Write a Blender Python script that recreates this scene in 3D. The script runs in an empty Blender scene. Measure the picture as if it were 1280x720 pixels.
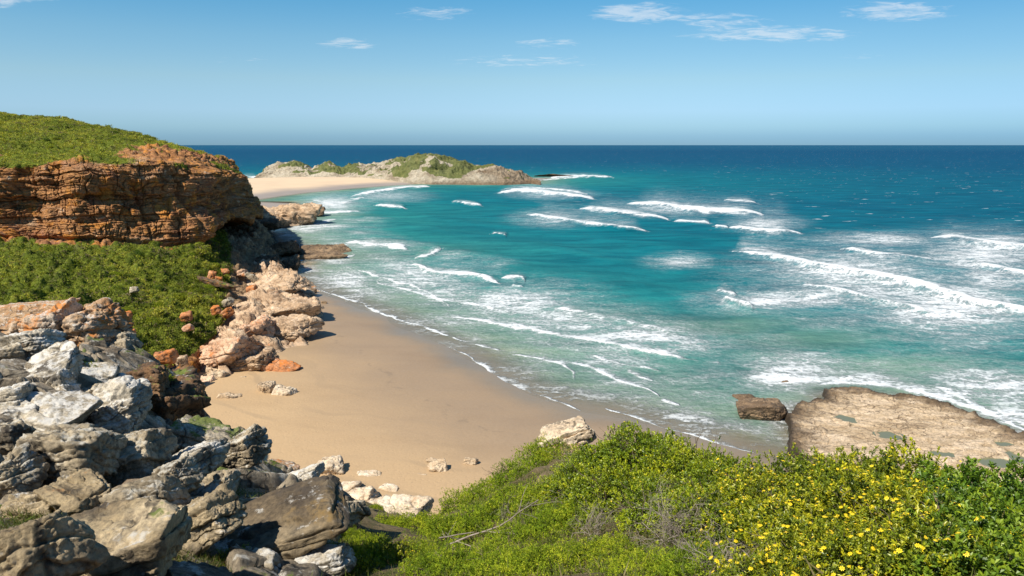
import bpy, bmesh, math, random
import numpy as np
from mathutils import Vector, Matrix

# ------------------------------------------------------------------ camera, sky, sun, exposure
scene = bpy.context.scene
COL = scene.collection
R = math.radians
W0, H0, F = 1280.0, 720.0, 914.0        # photograph frame the measurements were taken in
CAMZ = 40.0                             # eye height above the sea
HORIZON = 181.0
TH = math.atan((H0 / 2 - HORIZON) / F)  # downward pitch
CT, ST = math.cos(TH), math.sin(TH)

cam_d = bpy.data.cameras.new('camera')
cam = bpy.data.objects.new('camera', cam_d)
COL.objects.link(cam)
cam.location = (0, 0, CAMZ)
cam.rotation_euler = (math.pi / 2 - TH, 0, 0)
cam_d.sensor_width = 36.0
cam_d.lens = 36.0 * F / W0
cam_d.clip_start = 0.1
cam_d.clip_end = 150000
scene.camera = cam

SUN_EL = R(50)
SUN_XY = (-0.73, -0.68)                 # towards the sun: left and a little behind
sl = math.hypot(*SUN_XY)
SUN_DIR = Vector((SUN_XY[0] / sl * math.cos(SUN_EL), SUN_XY[1] / sl * math.cos(SUN_EL), math.sin(SUN_EL)))
sun_d = bpy.data.lights.new('sun', 'SUN')
sun_d.energy = 5.0
sun_d.angle = R(0.5)
sun_d.color = (1.0, 0.93, 0.82)
sun = bpy.data.objects.new('sun', sun_d)
COL.objects.link(sun)
sun.rotation_euler = SUN_DIR.to_track_quat('Z', 'Y').to_euler()

world = bpy.data.worlds.new('World')
scene.world = world
world.use_nodes = True
scene.view_settings.view_transform = 'Standard'
scene.view_settings.look = 'None'
scene.view_settings.exposure = 0.55
scene.view_settings.gamma = 1.0
scene.view_settings.use_curve_mapping = False
scene.cycles.use_denoising = True
scene.cycles.max_bounces = 6
scene.cycles.transparent_max_bounces = 8


class NT:
    """small helper to wire shader nodes"""
    def __init__(self, tree):
        self.t = tree
        self.n = tree.nodes

    def node(self, kind, **kw):
        nd = self.n.new(kind)
        for k, v in kw.items():
            setattr(nd, k, v)
        return nd

    def put(self, sock, v):
        if isinstance(v, bpy.types.NodeSocket):
            self.t.links.new(v, sock)
        elif v is not None:
            if isinstance(v, (tuple, list)) and len(v) == 3 and sock.type == 'RGBA':
                v = (*v, 1.0)
            sock.default_value = v

    def math(self, op, a, b=None, c=None, clamp=False):
        nd = self.node('ShaderNodeMath', operation=op, use_clamp=clamp)
        for i, v in enumerate((a, b, c)):
            if v is not None:
                self.put(nd.inputs[i], v)
        return nd.outputs[0]

    def vmath(self, op, a, b=None):
        nd = self.node('ShaderNodeVectorMath', operation=op)
        self.put(nd.inputs[0], a)
        if b is not None:
            self.put(nd.inputs[3 if op == 'SCALE' else 1], b)
        return nd.outputs[0]

    def mix(self, fac, a, b, mode='MIX'):
        nd = self.node('ShaderNodeMix', data_type='RGBA', blend_type=mode)
        self.put(nd.inputs['Factor'], fac)
        self.put(nd.inputs[6], a)
        self.put(nd.inputs[7], b)
        return nd.outputs[2]

    def noise(self, vec, scale, detail=4, rough=0.55, dist=0.0):
        nd = self.node('ShaderNodeTexNoise')
        self.put(nd.inputs['Vector'], vec)
        nd.inputs['Scale'].default_value = scale
        nd.inputs['Detail'].default_value = detail
        nd.inputs['Roughness'].default_value = rough
        nd.inputs['Distortion'].default_value = dist
        return nd.outputs[0]

    def noisec(self, vec, scale, detail=2):
        nd = self.node('ShaderNodeTexNoise')
        self.put(nd.inputs['Vector'], vec)
        nd.inputs['Scale'].default_value = scale
        nd.inputs['Detail'].default_value = detail
        return nd.outputs[1]

    def voronoi(self, vec, scale, feature='F1', out=0):
        nd = self.node('ShaderNodeTexVoronoi', feature=feature)
        self.put(nd.inputs['Vector'], vec)
        nd.inputs['Scale'].default_value = scale
        return nd.outputs[out]

    def step(self, v, lo, hi):
        nd = self.node('ShaderNodeMapRange', interpolation_type='SMOOTHSTEP')
        self.put(nd.inputs[0], v)
        self.put(nd.inputs[1], lo)
        self.put(nd.inputs[2], hi)
        return nd.outputs[0]

    def ramp(self, fac, stops):
        nd = self.node('ShaderNodeValToRGB')
        cr = nd.color_ramp
        while len(cr.elements) < len(stops):
            cr.elements.new(0.5)
        for e, (p, c) in zip(cr.elements, stops):
            e.position = p
            e.color = (*c, 1) if len(c) == 3 else c
        self.put(nd.inputs[0], fac)
        return nd.outputs[0]

    def attr(self, name):
        nd = self.node('ShaderNodeAttribute', attribute_name=name)
        return nd.outputs['Fac']

    def attrc(self, name):
        nd = self.node('ShaderNodeAttribute', attribute_name=name)
        return nd.outputs['Color']

    def bump(self, height, strength, dist, normal=None):
        nd = self.node('ShaderNodeBump')
        nd.inputs['Strength'].default_value = strength
        nd.inputs['Distance'].default_value = dist
        self.put(nd.inputs['Height'], height)
        if normal is not None:
            self.put(nd.inputs['Normal'], normal)
        return nd.outputs[0]

    def mapping(self, vec, scale=(1, 1, 1), rot=(0, 0, 0), loc=(0, 0, 0)):
        nd = self.node('ShaderNodeMapping')
        self.put(nd.inputs[0], vec)
        nd.inputs['Scale'].default_value = scale
        nd.inputs['Rotation'].default_value = rot
        nd.inputs['Location'].default_value = loc
        return nd.outputs[0]


# --- world: physical sky, a thin band of sea air at the horizon, a few wisps of cloud
wt = world.node_tree
wt.nodes.clear()
w = NT(wt)
sky = w.node('ShaderNodeTexSky', sky_type='NISHITA')
sky.sun_disc = False
sky.sun_elevation = SUN_EL
sky.sun_rotation = math.atan2(SUN_DIR.x, SUN_DIR.y)
sky.altitude = 40
sky.air_density = 1.0
sky.dust_density = 0.35
sky.ozone_density = 2.0
wdir = w.node('ShaderNodeTexCoord').outputs['Generated']
sep = w.node('ShaderNodeSeparateXYZ')
w.put(sep.inputs[0], wdir)
elev = sep.outputs[2]
tint = w.ramp(elev, [(0.0, (0.38, 0.71, 1.24)), (0.010, (0.40, 0.73, 1.29)), (0.022, (0.52, 0.84, 1.32)),
                     (0.043, (0.67, 0.94, 1.36)), (0.083, (0.77, 0.99, 1.14)), (0.133, (0.66, 1.0, 1.13)), (0.18, (0.46, 0.96, 1.14)), (0.5, (0.45, 0.85, 1.1))])
skyc = w.mix(1.0, sky.outputs[0], tint, 'MULTIPLY')
zz = w.math('ADD', w.math('MAXIMUM', elev, 0.0), 0.05)
cx = w.math('DIVIDE', sep.outputs[0], zz)
cy = w.math('DIVIDE', sep.outputs[1], zz)
comb = w.node('ShaderNodeCombineXYZ')
w.put(comb.inputs[0], cx)
w.put(comb.inputs[1], cy)
cv = comb.outputs[0]
cl_fine = w.noise(w.mapping(cv, (1.2, 1.6, 1), rot=(0, 0, 0.25)), 5.0, 9, 0.66, 0.6)
su = w.math('DIVIDE', sep.outputs[0], w.math('MAXIMUM', sep.outputs[1], 0.05))
sv = w.math('DIVIDE', elev, w.math('MAXIMUM', sep.outputs[1], 0.05))
cl_big = None
# thin clouds low over the sea: bearing, height above the horizon, half sizes, density
for u_, v_, ru, rv, am in [(-0.68, 0.190, 0.10, 0.016, .85), (-0.215, 0.130, 0.045, 0.009, .7), (-0.10, 0.168, 0.055, 0.012, .6), (0.015, 0.108, 0.11, 0.010, .55), (0.05, 0.130, 0.05, 0.008, .6),
                           (0.075, 0.196, 0.06, 0.008, .9), (0.165, 0.168, 0.07, 0.014, .95), (0.34, 0.142, 0.13, 0.012, .8), (0.27, 0.158, 0.07, 0.012, .7), (0.50, 0.170, 0.08, 0.014, .8), (0.46, 0.114, 0.05, 0.004, .4), (-0.35, 0.110, 0.05, 0.006, .35)]:
    gx_ = w.math('POWER', w.math('ABSOLUTE', w.math('DIVIDE', w.math('SUBTRACT', su, u_), ru)), 2.0)
    gy_ = w.math('POWER', w.math('ABSOLUTE', w.math('DIVIDE', w.math('SUBTRACT', sv, v_), rv)), 2.0)
    g_ = w.math('MULTIPLY', w.step(w.math('ADD', gx_, gy_), 1.6, 0.0), am)
    cl_big = g_ if cl_big is None else w.math('MAXIMUM', cl_big, g_)
cl = w.step(w.math('ADD', cl_fine, w.math('MULTIPLY', cl_big, 0.42)), 0.66, 0.98)
cl = w.math('MULTIPLY', cl, w.step(cl_big, 0.0, 0.25))
cl = w.math('MULTIPLY', cl, 0.50)
skyc = w.mix(w.step(su, 0.0, 0.75), skyc, w.mix(1.0, skyc, (0.80, 0.86, 0.90), 'MULTIPLY'))
skyc = w.mix(cl, skyc, (8.2, 8.6, 9.0))
bg = w.node('ShaderNodeBackground')
w.put(bg.inputs[0], skyc)
bg.inputs[1].default_value = 0.073
wo = w.node('ShaderNodeOutputWorld')
wt.links.new(bg.outputs[0], wo.inputs[0])

# ------------------------------------------------------------------ helpers
rng = np.random.default_rng(7)
random.seed(7)


def ray(px, py):
    a = (np.asarray(px, float) - W0 / 2) / F
    b = (H0 / 2 - np.asarray(py, float)) / F
    return a, CT + b * ST, -ST + b * CT


def at_z(px, py, z=0.0):
    """where the sight line through a photograph point meets height z"""
    dx, dy, dz = ray(px, py)
    t = (z - CAMZ) / dz
    return np.stack([dx * t, dy * t, np.zeros_like(dx * t) + z], -1)


def at_y(px, py, Y):
    dx, dy, dz = ray(px, py)
    t = Y / dy
    return np.stack([dx * t, dy * t, CAMZ + dz * t], -1)


_p = np.random.default_rng(3).permutation(256)
PERM = np.concatenate([_p, _p, _p])
_g = np.random.default_rng(5).normal(size=(256, 3))
GRAD = _g / np.linalg.norm(_g, axis=1)[:, None]


def perlin(P):
    P = np.asarray(P, float)
    I = np.floor(P).astype(np.int64)
    f = P - I
    I &= 255
    u = f * f * f * (f * (f * 6 - 15) + 10)
    out = np.zeros(len(P))
    for dx in (0, 1):
        wx = u[:, 0] if dx else 1 - u[:, 0]
        a = PERM[(I[:, 0] + dx) & 255]
        for dy in (0, 1):
            wy = u[:, 1] if dy else 1 - u[:, 1]
            b = PERM[a + ((I[:, 1] + dy) & 255)]
            for dz in (0, 1):
                wz = u[:, 2] if dz else 1 - u[:, 2]
                g = GRAD[PERM[b + ((I[:, 2] + dz) & 255)]]
                d = g[:, 0] * (f[:, 0] - dx) + g[:, 1] * (f[:, 1] - dy) + g[:, 2] * (f[:, 2] - dz)
                out += wx * wy * wz * d
    return out * 1.6


def fbm(P, octaves=4, gain=0.5, lac=2.03):
    P = np.asarray(P, float)
    s = np.zeros(len(P))
    a = 1.0
    for i in range(octaves):
        s += a * perlin(P + 17.3 * i)
        P = P * lac
        a *= gain
    return s


def ridged(P, octaves=4, gain=0.5):
    P = np.asarray(P, float)
    s = np.zeros(len(P))
    a = 1.0
    for i in range(octaves):
        s += a * (1 - 2 * np.abs(perlin(P + 9.1 * i)))
        P = P * 2.1
        a *= gain
    return s


def hash_u(*ints):
    h = np.zeros_like(np.asarray(ints[0], np.int64))
    for k, i in enumerate(ints):
        h = (h * 73856093 + np.asarray(i, np.int64) * (19349663 + 83492791 * k) + 0x9E3779B9) & 0xFFFFFFFF
        h ^= h >> 15
        h = (h * 0x2C1B3C6D) & 0xFFFFFFFF
        h ^= h >> 12
    return (h & 0xFFFFFF) / float(0xFFFFFF)


def worley(P, jitter=0.9):
    """F1, F2 and a random number per cell"""
    P = np.asarray(P, float)
    I = np.floor(P).astype(np.int64)
    f1 = np.full(len(P), 9.0)
    f2 = np.full(len(P), 9.0)
    cid = np.zeros(len(P))
    for dx in (-1, 0, 1):
        for dy in (-1, 0, 1):
            for dz in (-1, 0, 1):
                cx_, cy_, cz_ = I[:, 0] + dx, I[:, 1] + dy, I[:, 2] + dz
                qx = cx_ + 0.5 + jitter * (hash_u(cx_, cy_, cz_) - 0.5)
                qy = cy_ + 0.5 + jitter * (hash_u(cx_ + 11, cy_, cz_) - 0.5)
                qz = cz_ + 0.5 + jitter * (hash_u(cx_, cy_ + 7, cz_) - 0.5)
                d = np.sqrt((P[:, 0] - qx) ** 2 + (P[:, 1] - qy) ** 2 + (P[:, 2] - qz) ** 2)
                near = d < f1
                f2 = np.where(near, f1, np.minimum(f2, d))
                cid = np.where(near, hash_u(cx_, cy_, cz_ + 5), cid)
                f1 = np.where(near, d, f1)
    return f1, f2, cid


def plates(x, y, size, stretch, ang, seed):
    """slabs of jointed rock in plan: height from each slab's own level and tilt, and nearness to a joint"""
    ca, sa = math.cos(ang), math.sin(ang)
    u, v = (x * ca + y * sa) / (size * stretch), (-x * sa + y * ca) / size
    I, J = np.floor(u).astype(np.int64), np.floor(v).astype(np.int64)
    f1 = np.full(len(u), 9.0)
    f2 = np.full(len(u), 9.0)
    hgt = np.zeros(len(u))
    for di in (-1, 0, 1):
        for dj in (-1, 0, 1):
            a, b_ = I + di, J + dj
            s0 = np.full(len(u), seed, np.int64)
            qx = a + 0.5 + 0.9 * (hash_u(a, b_, s0) - 0.5)
            qy = b_ + 0.5 + 0.9 * (hash_u(a + 31, b_, s0) - 0.5)
            ex, ey = u - qx, v - qy
            d = np.hypot(ex, ey)
            near = d < f1
            f2 = np.where(near, f1, np.minimum(f2, d))
            hh = (hash_u(a, b_ + 57, s0) - 0.5) + 1.1 * (hash_u(a + 5, b_ + 9, s0) - 0.5) * ex + 1.3 * (hash_u(a + 15, b_ + 3, s0) - 0.5) * ey
            hgt = np.where(near, hh, hgt)
            f1 = np.where(near, d, f1)
    return hgt, f2 - f1


def sstep(x, a, b):
    t = np.clip((x - a) / (b - a), 0, 1)
    return t * t * (3 - 2 * t)


def mesh_np(name, V, Fc, smooth=True, attrs=None, colors=None):
    V = np.ascontiguousarray(V, dtype=np.float32)
    Fc = np.ascontiguousarray(Fc, dtype=np.int32)
    me = bpy.data.meshes.new(name)
    m, k = Fc.shape
    me.vertices.add(len(V))
    me.vertices.foreach_set('co', V.ravel())
    me.loops.add(m * k)
    me.loops.foreach_set('vertex_index', Fc.ravel())
    me.polygons.add(m)
    me.polygons.foreach_set('loop_start', np.arange(0, m * k, k, dtype=np.int32))
    me.polygons.foreach_set('use_smooth', np.full(m, smooth, dtype=bool))
    me.update(calc_edges=True)
    for nm, arr in (attrs or {}).items():
        a = me.attributes.new(nm, 'FLOAT', 'POINT')
        a.data.foreach_set('value', np.ascontiguousarray(arr, dtype=np.float32))
    for nm, arr in (colors or {}).items():
        a = me.attributes.new(nm, 'FLOAT_COLOR', 'POINT')
        c = np.ones((len(V), 4), np.float32)
        c[:, :3] = arr
        a.data.foreach_set('color', c.ravel())
    return me


def grid_faces(nu, nv):
    """quads of a grid stored row by row: index = i*nv + j"""
    i, j = np.meshgrid(np.arange(nu - 1), np.arange(nv - 1), indexing='ij')
    a = (i * nv + j).ravel()
    return np.stack([a, a + nv, a + nv + 1, a + 1], 1)


def link(name, me, material=None, parent=None, loc=None):
    o = bpy.data.objects.new(name, me)
    COL.objects.link(o)
    if material is not None and not me.materials:
        me.materials.append(material)
    if parent is not None:
        o.parent = parent
    if loc is not None:
        o.location = loc
    return o


def tag(o, label=None, cat=None, group=None, kind=None):
    if label:
        o['label'] = label
    if cat:
        o['category'] = cat
    if group:
        o['group'] = group
    if kind:
        o['kind'] = kind
    return o


def empty(name, loc, rz=0.0):
    o = bpy.data.objects.new(name, None)
    COL.objects.link(o)
    o.location = loc
    o.rotation_euler = (0, 0, rz)
    o.empty_display_size = 0.2
    return o


def seg_dist(x, y, A, B):
    """distance to a segment, position along it, signed side"""
    vx, vy = B[0] - A[0], B[1] - A[1]
    L2 = vx * vx + vy * vy + 1e-9
    t = np.clip(((x - A[0]) * vx + (y - A[1]) * vy) / L2, 0, 1)
    ex, ey = x - (A[0] + t * vx), y - (A[1] + t * vy)
    return np.hypot(ex, ey), t, vx * ey - vy * ex


def poly_sd(x, y, poly):
    """signed distance to a closed polygon, positive inside"""
    d = np.full(x.shape, 1e9)
    inside = np.zeros(x.shape, bool)
    n = len(poly)
    for i in range(n):
        A, B = poly[i], poly[(i + 1) % n]
        d = np.minimum(d, seg_dist(x, y, A, B)[0])
        c = (A[1] > y) != (B[1] > y)
        with np.errstate(divide='ignore', invalid='ignore'):
            xi = (B[0] - A[0]) * (y - A[1]) / (B[1] - A[1] + 1e-12) + A[0]
        inside ^= c & (x < xi)
    return np.where(inside, d, -d)


def catmull(P, n):
    """resample along the first axis with a Catmull-Rom spline"""
    P = np.asarray(P, float)
    m = len(P)
    t = np.linspace(0, m - 1 - 1e-6, n)
    i = np.floor(t).astype(int)
    f = (t - i).reshape((-1,) + (1,) * (P.ndim - 1))
    p0, p1 = P[np.maximum(i - 1, 0)], P[i]
    p2, p3 = P[np.minimum(i + 1, m - 1)], P[np.minimum(i + 2, m - 1)]
    return 0.5 * (2 * p1 + (p2 - p0) * f + (2 * p0 - 5 * p1 + 4 * p2 - p3) * f ** 2 + (3 * p1 - p0 - 3 * p2 + p3) * f ** 3)


def new_mat(name, bsdf=True):
    m = bpy.data.materials.new(name)
    m.use_nodes = True
    m.node_tree.nodes.clear()
    h = NT(m.node_tree)
    out = h.node('ShaderNodeOutputMaterial')
    if bsdf:
        b = h.node('ShaderNodeBsdfPrincipled')
        m.node_tree.links.new(b.outputs[0], out.inputs[0])
        return m, h, b
    return m, h, out


# ------------------------------------------------------------------ materials
def rock_material(name, cols, lichen=(0.55, 0.53, 0.48), lich=0.5, rust=(0.42, 0.17, 0.04), rustamt=0.3, dark=(0.05, 0.042, 0.035),
                  darkamt=0.5, k=1.0, strata=0.0, bump=0.6, moss=0.0, scuff=0.0):
    """stone: cols are three base colours; lich / rustamt / darkamt set how much of each growth or stain there is; k scales the grain"""
    m, h, b = new_mat(name)
    P = h.node('ShaderNodeTexCoord').outputs['Object']
    rnd = h.node('ShaderNodeObjectInfo').outputs['Random']
    off = h.node('ShaderNodeCombineXYZ')
    h.put(off.inputs[0], h.math('MULTIPLY', rnd, 37.0))
    P = h.vmath('ADD', P, off.outputs[0])
    if strata:
        Ps = h.mapping(P, (1 / strata, 1 / strata, 1.0), rot=(0.1, -0.16, 0))
    else:
        Ps = P
    n1 = h.noise(Ps, 0.9 * k, 6, 0.6, 0.4)
    col = h.ramp(n1, [(0.32, cols[0]), (0.5, cols[1]), (0.68, cols[2])])
    fine = h.noise(P, 14 * k, 8, 0.7)
    col = h.mix(0.85, col, h.ramp(fine, [(0.28, (0.25, 0.24, 0.22)), (0.47, (0.9, 0.9, 0.9)), (0.72, (1.6, 1.56, 1.48))]), 'MULTIPLY')
    # dark weathering in patches
    n2 = h.noise(h.mapping(P, loc=(5, 3, 1)), 1.7 * k, 7, 0.68)
    col = h.mix(h.math('MULTIPLY', h.step(n2, 0.60 - 0.2 * darkamt, 0.74 - 0.15 * darkamt), 0.8), col, dark)
    # orange lichen
    if rustamt > 0:
        n3 = h.noise(h.mapping(P, loc=(1, 8, 4)), 1.1 * k, 8, 0.66)
        f3 = h.math('MULTIPLY', h.step(n3, 0.70 - 0.30 * rustamt, 0.80 - 0.28 * rustamt), h.step(fine, 0.30, 0.55))
        col = h.mix(f3, col, rust)
    # pale crusty lichen, more on top
    n4 = h.noise(h.mapping(P, loc=(9, 2, 7)), 2.6 * k, 9, 0.72)
    nrm = h.node('ShaderNodeNewGeometry').outputs['Normal']
    sp = h.node('ShaderNodeSeparateXYZ')
    h.put(sp.inputs[0], nrm)
    up = h.math('MULTIPLY', sp.outputs[2], 0.10)
    f4 = h.step(h.math('ADD', n4, up), 0.74 - 0.28 * lich, 0.83 - 0.25 * lich)
    col = h.mix(h.math('MULTIPLY', f4, 0.75), col, lichen)
    spots = h.voronoi(P, 9 * k)
    sf = h.math('MULTIPLY', h.step(spots, 0.16, 0.10), h.step(h.noise(P, 2.1 * k, 2), 0.5, 0.6))
    col = h.mix(h.math('MULTIPLY', sf, 0.6 * lich), col, (0.72, 0.70, 0.64))
    if moss:
        n5 = h.noise(h.mapping(P, loc=(3, 3, 9)), 1.3 * k, 6, 0.6)
        f5 = h.math('MULTIPLY', h.step(h.math('ADD', n5, h.math('MULTIPLY', sp.outputs[2], 0.12)), 0.72 - 0.3 * moss, 0.78 - 0.3 * moss), 0.85)
        col = h.mix(f5, col, h.mix(fine, (0.05, 0.08, 0.012), (0.16, 0.21, 0.03)))
    # cracks
    warp = h.vmath('ADD', P, h.vmath('SCALE', h.noisec(P, 1.6 * k, 4), 0.55 / k))
    cr = h.voronoi(h.mapping(warp, (1, 1, 1.7)), 0.75 * k, 'DISTANCE_TO_EDGE')
    cf = h.step(cr, 0.0, 0.035)
    gate = h.step(h.noise(P, 0.8 * k, 2), 0.42, 0.56)
    crack = h.math('MAXIMUM', cf, gate)
    col = h.mix(h.math('MULTIPLY', h.math('SUBTRACT', 1.0, crack), 0.8), col, (0.03, 0.026, 0.022))
    pit = h.step(h.noise(P, 22 * k, 5, 0.6), 0.36, 0.30)
    col = h.mix(h.math('MULTIPLY', pit, 0.6), col, (0.05, 0.045, 0.04))
    h.put(b.inputs['Base Color'], col)
    b.inputs['Roughness'].default_value = 0.92
    b.inputs['Specular IOR Level'].default_value = 0.25
    nb = h.bump(h.noise(P, 5 * k, 10, 0.72), bump * 0.75, 0.10 / k)
    nb = h.bump(fine, bump * 0.8, 0.03 / k, nb)
    nb = h.bump(crack, 0.7, 0.05 / k, nb)
    h.put(b.inputs['Normal'], nb)
    return m


M = {}
M['grey'] = rock_material('grey_lichen_stone', [(0.16, 0.125, 0.08), (0.35, 0.285, 0.19), (0.50, 0.425, 0.305)], lichen=(0.56, 0.53, 0.45), lich=0.6, rustamt=0.18, darkamt=0.5, bump=0.95)
M['bedrock'] = rock_material('bedrock_stone', [(0.09, 0.072, 0.05), (0.25, 0.205, 0.145), (0.42, 0.36, 0.27)], lichen=(0.54, 0.51, 0.44), lich=0.5, rustamt=0.2, darkamt=0.65, moss=0.12, bump=0.95)
M['mossy'] = rock_material('mossy_grey_stone', [(0.15, 0.12, 0.08), (0.33, 0.28, 0.20), (0.48, 0.42, 0.33)], lichen=(0.56, 0.53, 0.45), lich=0.5, rustamt=0.3, darkamt=0.5, moss=0.42, bump=0.95)
M['pale'] = rock_material('pale_lichen_stone', [(0.20, 0.17, 0.125), (0.42, 0.365, 0.275), (0.54, 0.48, 0.38)], lichen=(0.64, 0.62, 0.57), lich=0.75, rustamt=0.15, darkamt=0.5, bump=0.95)
M['brown'] = rock_material('brown_stone', [(0.15, 0.11, 0.065), (0.33, 0.255, 0.15), (0.47, 0.375, 0.24)], lich=0.3, rustamt=0.25, darkamt=0.5, moss=0.05, bump=0.95)
M['orange'] = rock_material('orange_lichen_stone', [(0.22, 0.13, 0.07), (0.38, 0.24, 0.13), (0.50, 0.42, 0.33)], lich=0.5, rust=(0.48, 0.18, 0.04), rustamt=0.62, darkamt=0.4)
M['darkcliff'] = rock_material('dark_rusty_stone', [(0.055, 0.035, 0.022), (0.16, 0.09, 0.045), (0.27, 0.16, 0.08)], lich=0.25, rust=(0.42, 0.17, 0.03), rustamt=0.5, darkamt=0.75, moss=0.25)
M['slab'] = rock_material('dark_lichen_stone', [(0.06, 0.045, 0.03), (0.12, 0.09, 0.055), (0.24, 0.19, 0.12)], lich=0.3, rust=(0.20, 0.13, 0.05), rustamt=0.4, darkamt=0.6, moss=0.0)
M['tan'] = rock_material('tan_sandstone', [(0.24, 0.15, 0.085), (0.46, 0.32, 0.20), (0.60, 0.45, 0.31)], lichen=(0.68, 0.56, 0.42), lich=0.4, rust=(0.52, 0.21, 0.08), rustamt=0.25,
                         dark=(0.13, 0.085, 0.05), darkamt=0.45, k=0.6, strata=2.5, bump=1.0)
M['ledge'] = rock_material('ledge_stone', [(0.19, 0.115, 0.065), (0.45, 0.31, 0.195), (0.60, 0.455, 0.31)], lichen=(0.66, 0.52, 0.38), lich=0.35, rust=(0.52, 0.20, 0.07), rustamt=0.35,
                         dark=(0.11, 0.07, 0.045), darkamt=0.5, k=0.6, strata=2.2, bump=1.0)
M['tanorange'] = rock_material('pinkish_sandstone', [(0.38, 0.20, 0.11), (0.56, 0.36, 0.23), (0.64, 0.47, 0.33)], lichen=(0.68, 0.54, 0.40), lich=0.4, rust=(0.55, 0.19, 0.05), rustamt=0.55,
                               dark=(0.15, 0.085, 0.05), darkamt=0.35, k=0.6, strata=2.2, bump=1.0)
M['shore'] = rock_material('wet_shore_stone', [(0.06, 0.04, 0.025), (0.15, 0.10, 0.06), (0.29, 0.20, 0.12)], lichen=(0.36, 0.26, 0.15), lich=0.35, rustamt=0.2, darkamt=0.55, k=0.4, strata=3.0, bump=0.8)
M['rust'] = rock_material('rust_orange_stone', [(0.24, 0.11, 0.05), (0.45, 0.19, 0.08), (0.55, 0.30, 0.16)], lichen=(0.55, 0.42, 0.30), lich=0.25, rust=(0.55, 0.17, 0.03), rustamt=0.8, darkamt=0.3, k=0.5)
M['beachrock'] = rock_material('beach_stone', [(0.22, 0.15, 0.09), (0.40, 0.29, 0.18), (0.54, 0.43, 0.30)], lichen=(0.58, 0.47, 0.34), lich=0.4, rustamt=0.1, darkamt=0.35, k=0.6, strata=2.0)
M['palebeach'] = rock_material('pale_beach_stone', [(0.36, 0.27, 0.18), (0.54, 0.43, 0.30), (0.64, 0.54, 0.41)], lichen=(0.66, 0.58, 0.46), lich=0.5, rustamt=0.12, darkamt=0.1, k=0.7)

# ------------------------------------------------------------------ shore lines (plan, from sight lines at sea level)
SHORE_PX = [(372, 352), (393, 361), (430, 378), (474, 394), (510, 412), (545, 428), (575, 442), (600, 456), (633, 479), (660, 491), (690, 500),
            (726, 511), (761, 517), (807, 529), (860, 543), (900, 554), (950, 568), (1000, 578)]
near_shore = [tuple(at_z(a, b)[:2]) for a, b in SHORE_PX]
LAND = near_shore + [(70, 92), (120, 80), (240, 60), (240, -40), (-260, -40), (-260, 230), (-120, 236), (-86, 236)]
FAR_SHORE_PX = [(300, 252), (340, 246), (380, 240.5), (430, 236), (480, 232), (530, 229.3), (600, 229.5), (660, 228.5), (668, 226)]
far_shore = [tuple(at_z(a, b)[:2]) for a, b in FAR_SHORE_PX]
FARLAND = far_shore + [(40, 900), (-260, 930), (-330, 880), (-420, 820), (-420, 520), (-220, 500)]
HEAD_PX = [(372, 352), (366, 335), (374, 326), (395, 322), (372, 312), (345, 300), (338, 290), (345, 284)]
head_shore = [tuple(at_z(a, b)[:2]) for a, b in HEAD_PX]
HEADLAND_POLY = head_shore + [(-120, 420), (-160, 520), (-420, 560), (-420, 150), (-150, 150)]
PLAT_PX = [(984, 560), (984, 520), (992, 506), (1012, 501), (1030, 499), (1028, 489), (1036, 484), (1062, 483), (1092, 487), (1112, 493), (1122, 492),
           (1140, 495), (1164, 501), (1192, 508), (1222, 520), (1250, 532), (1300, 552), (1360, 580), (1360, 640), (1200, 640), (1080, 600), (1000, 580)]
platform = [tuple(at_z(a, b, 0.9)[:2]) for a, b in PLAT_PX]


def land_sd(x, y):
    d = np.maximum(poly_sd(x, y, LAND), poly_sd(x, y, FARLAND))
    return np.maximum(d, poly_sd(x, y, HEADLAND_POLY))


# ------------------------------------------------------------------ beach
def beach_height(x, y):
    d = poly_sd(x, y, LAND)
    P = np.stack([x, y, 0 * x], -1)
    d = d + 1.5 * fbm(P / 14.0, 2)
    z = np.where(d > 0, 3.2 * (1 - np.exp(-d / 60.0)), 0.04 * d)
    z = np.maximum(z, -4)
    return z + 0.05 * fbm(P / 6.0 + 3, 3) * sstep(d, 2, 14), d


gx, gy = np.meshgrid(np.linspace(-150, 150, 420), np.concatenate([np.linspace(18, 262, 390), np.linspace(268, 480, 30)]), indexing='ij')
bz, bd = beach_height(gx.ravel(), gy.ravel())
m, h, b = new_mat('beach_sand')
P = h.node('ShaderNodeNewGeometry').outputs['Position']
sd_ = h.attr('inland')
edge = h.math('ADD', sd_, h.math('MULTIPLY', h.math('SUBTRACT', h.noise(P, 0.06, 4), 0.5), 16.0))
dry = h.step(edge, 10.0, 44.0)
damp = h.step(edge, -1.0, 9.0)
col = h.mix(damp, (0.215, 0.167, 0.108), (0.285, 0.202, 0.125))
col = h.mix(dry, col, (0.435, 0.298, 0.162))
bands = h.noise(h.mapping(P, (0.02, 0.10, 1), rot=(0, 0, 0.9)), 1.0, 5, 0.6)
col = h.mix(0.55, col, h.ramp(bands, [(0.3, (0.84, 0.82, 0.80)), (0.5, (1.0, 1.0, 1.0)), (0.75, (1.10, 1.07, 1.0))]), 'MULTIPLY')
col = h.mix(0.35, col, h.ramp(h.noise(P, 3.0, 8, 0.7), [(0.3, (0.75, 0.74, 0.72)), (0.6, (1.08, 1.07, 1.05))]), 'MULTIPLY')
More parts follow.
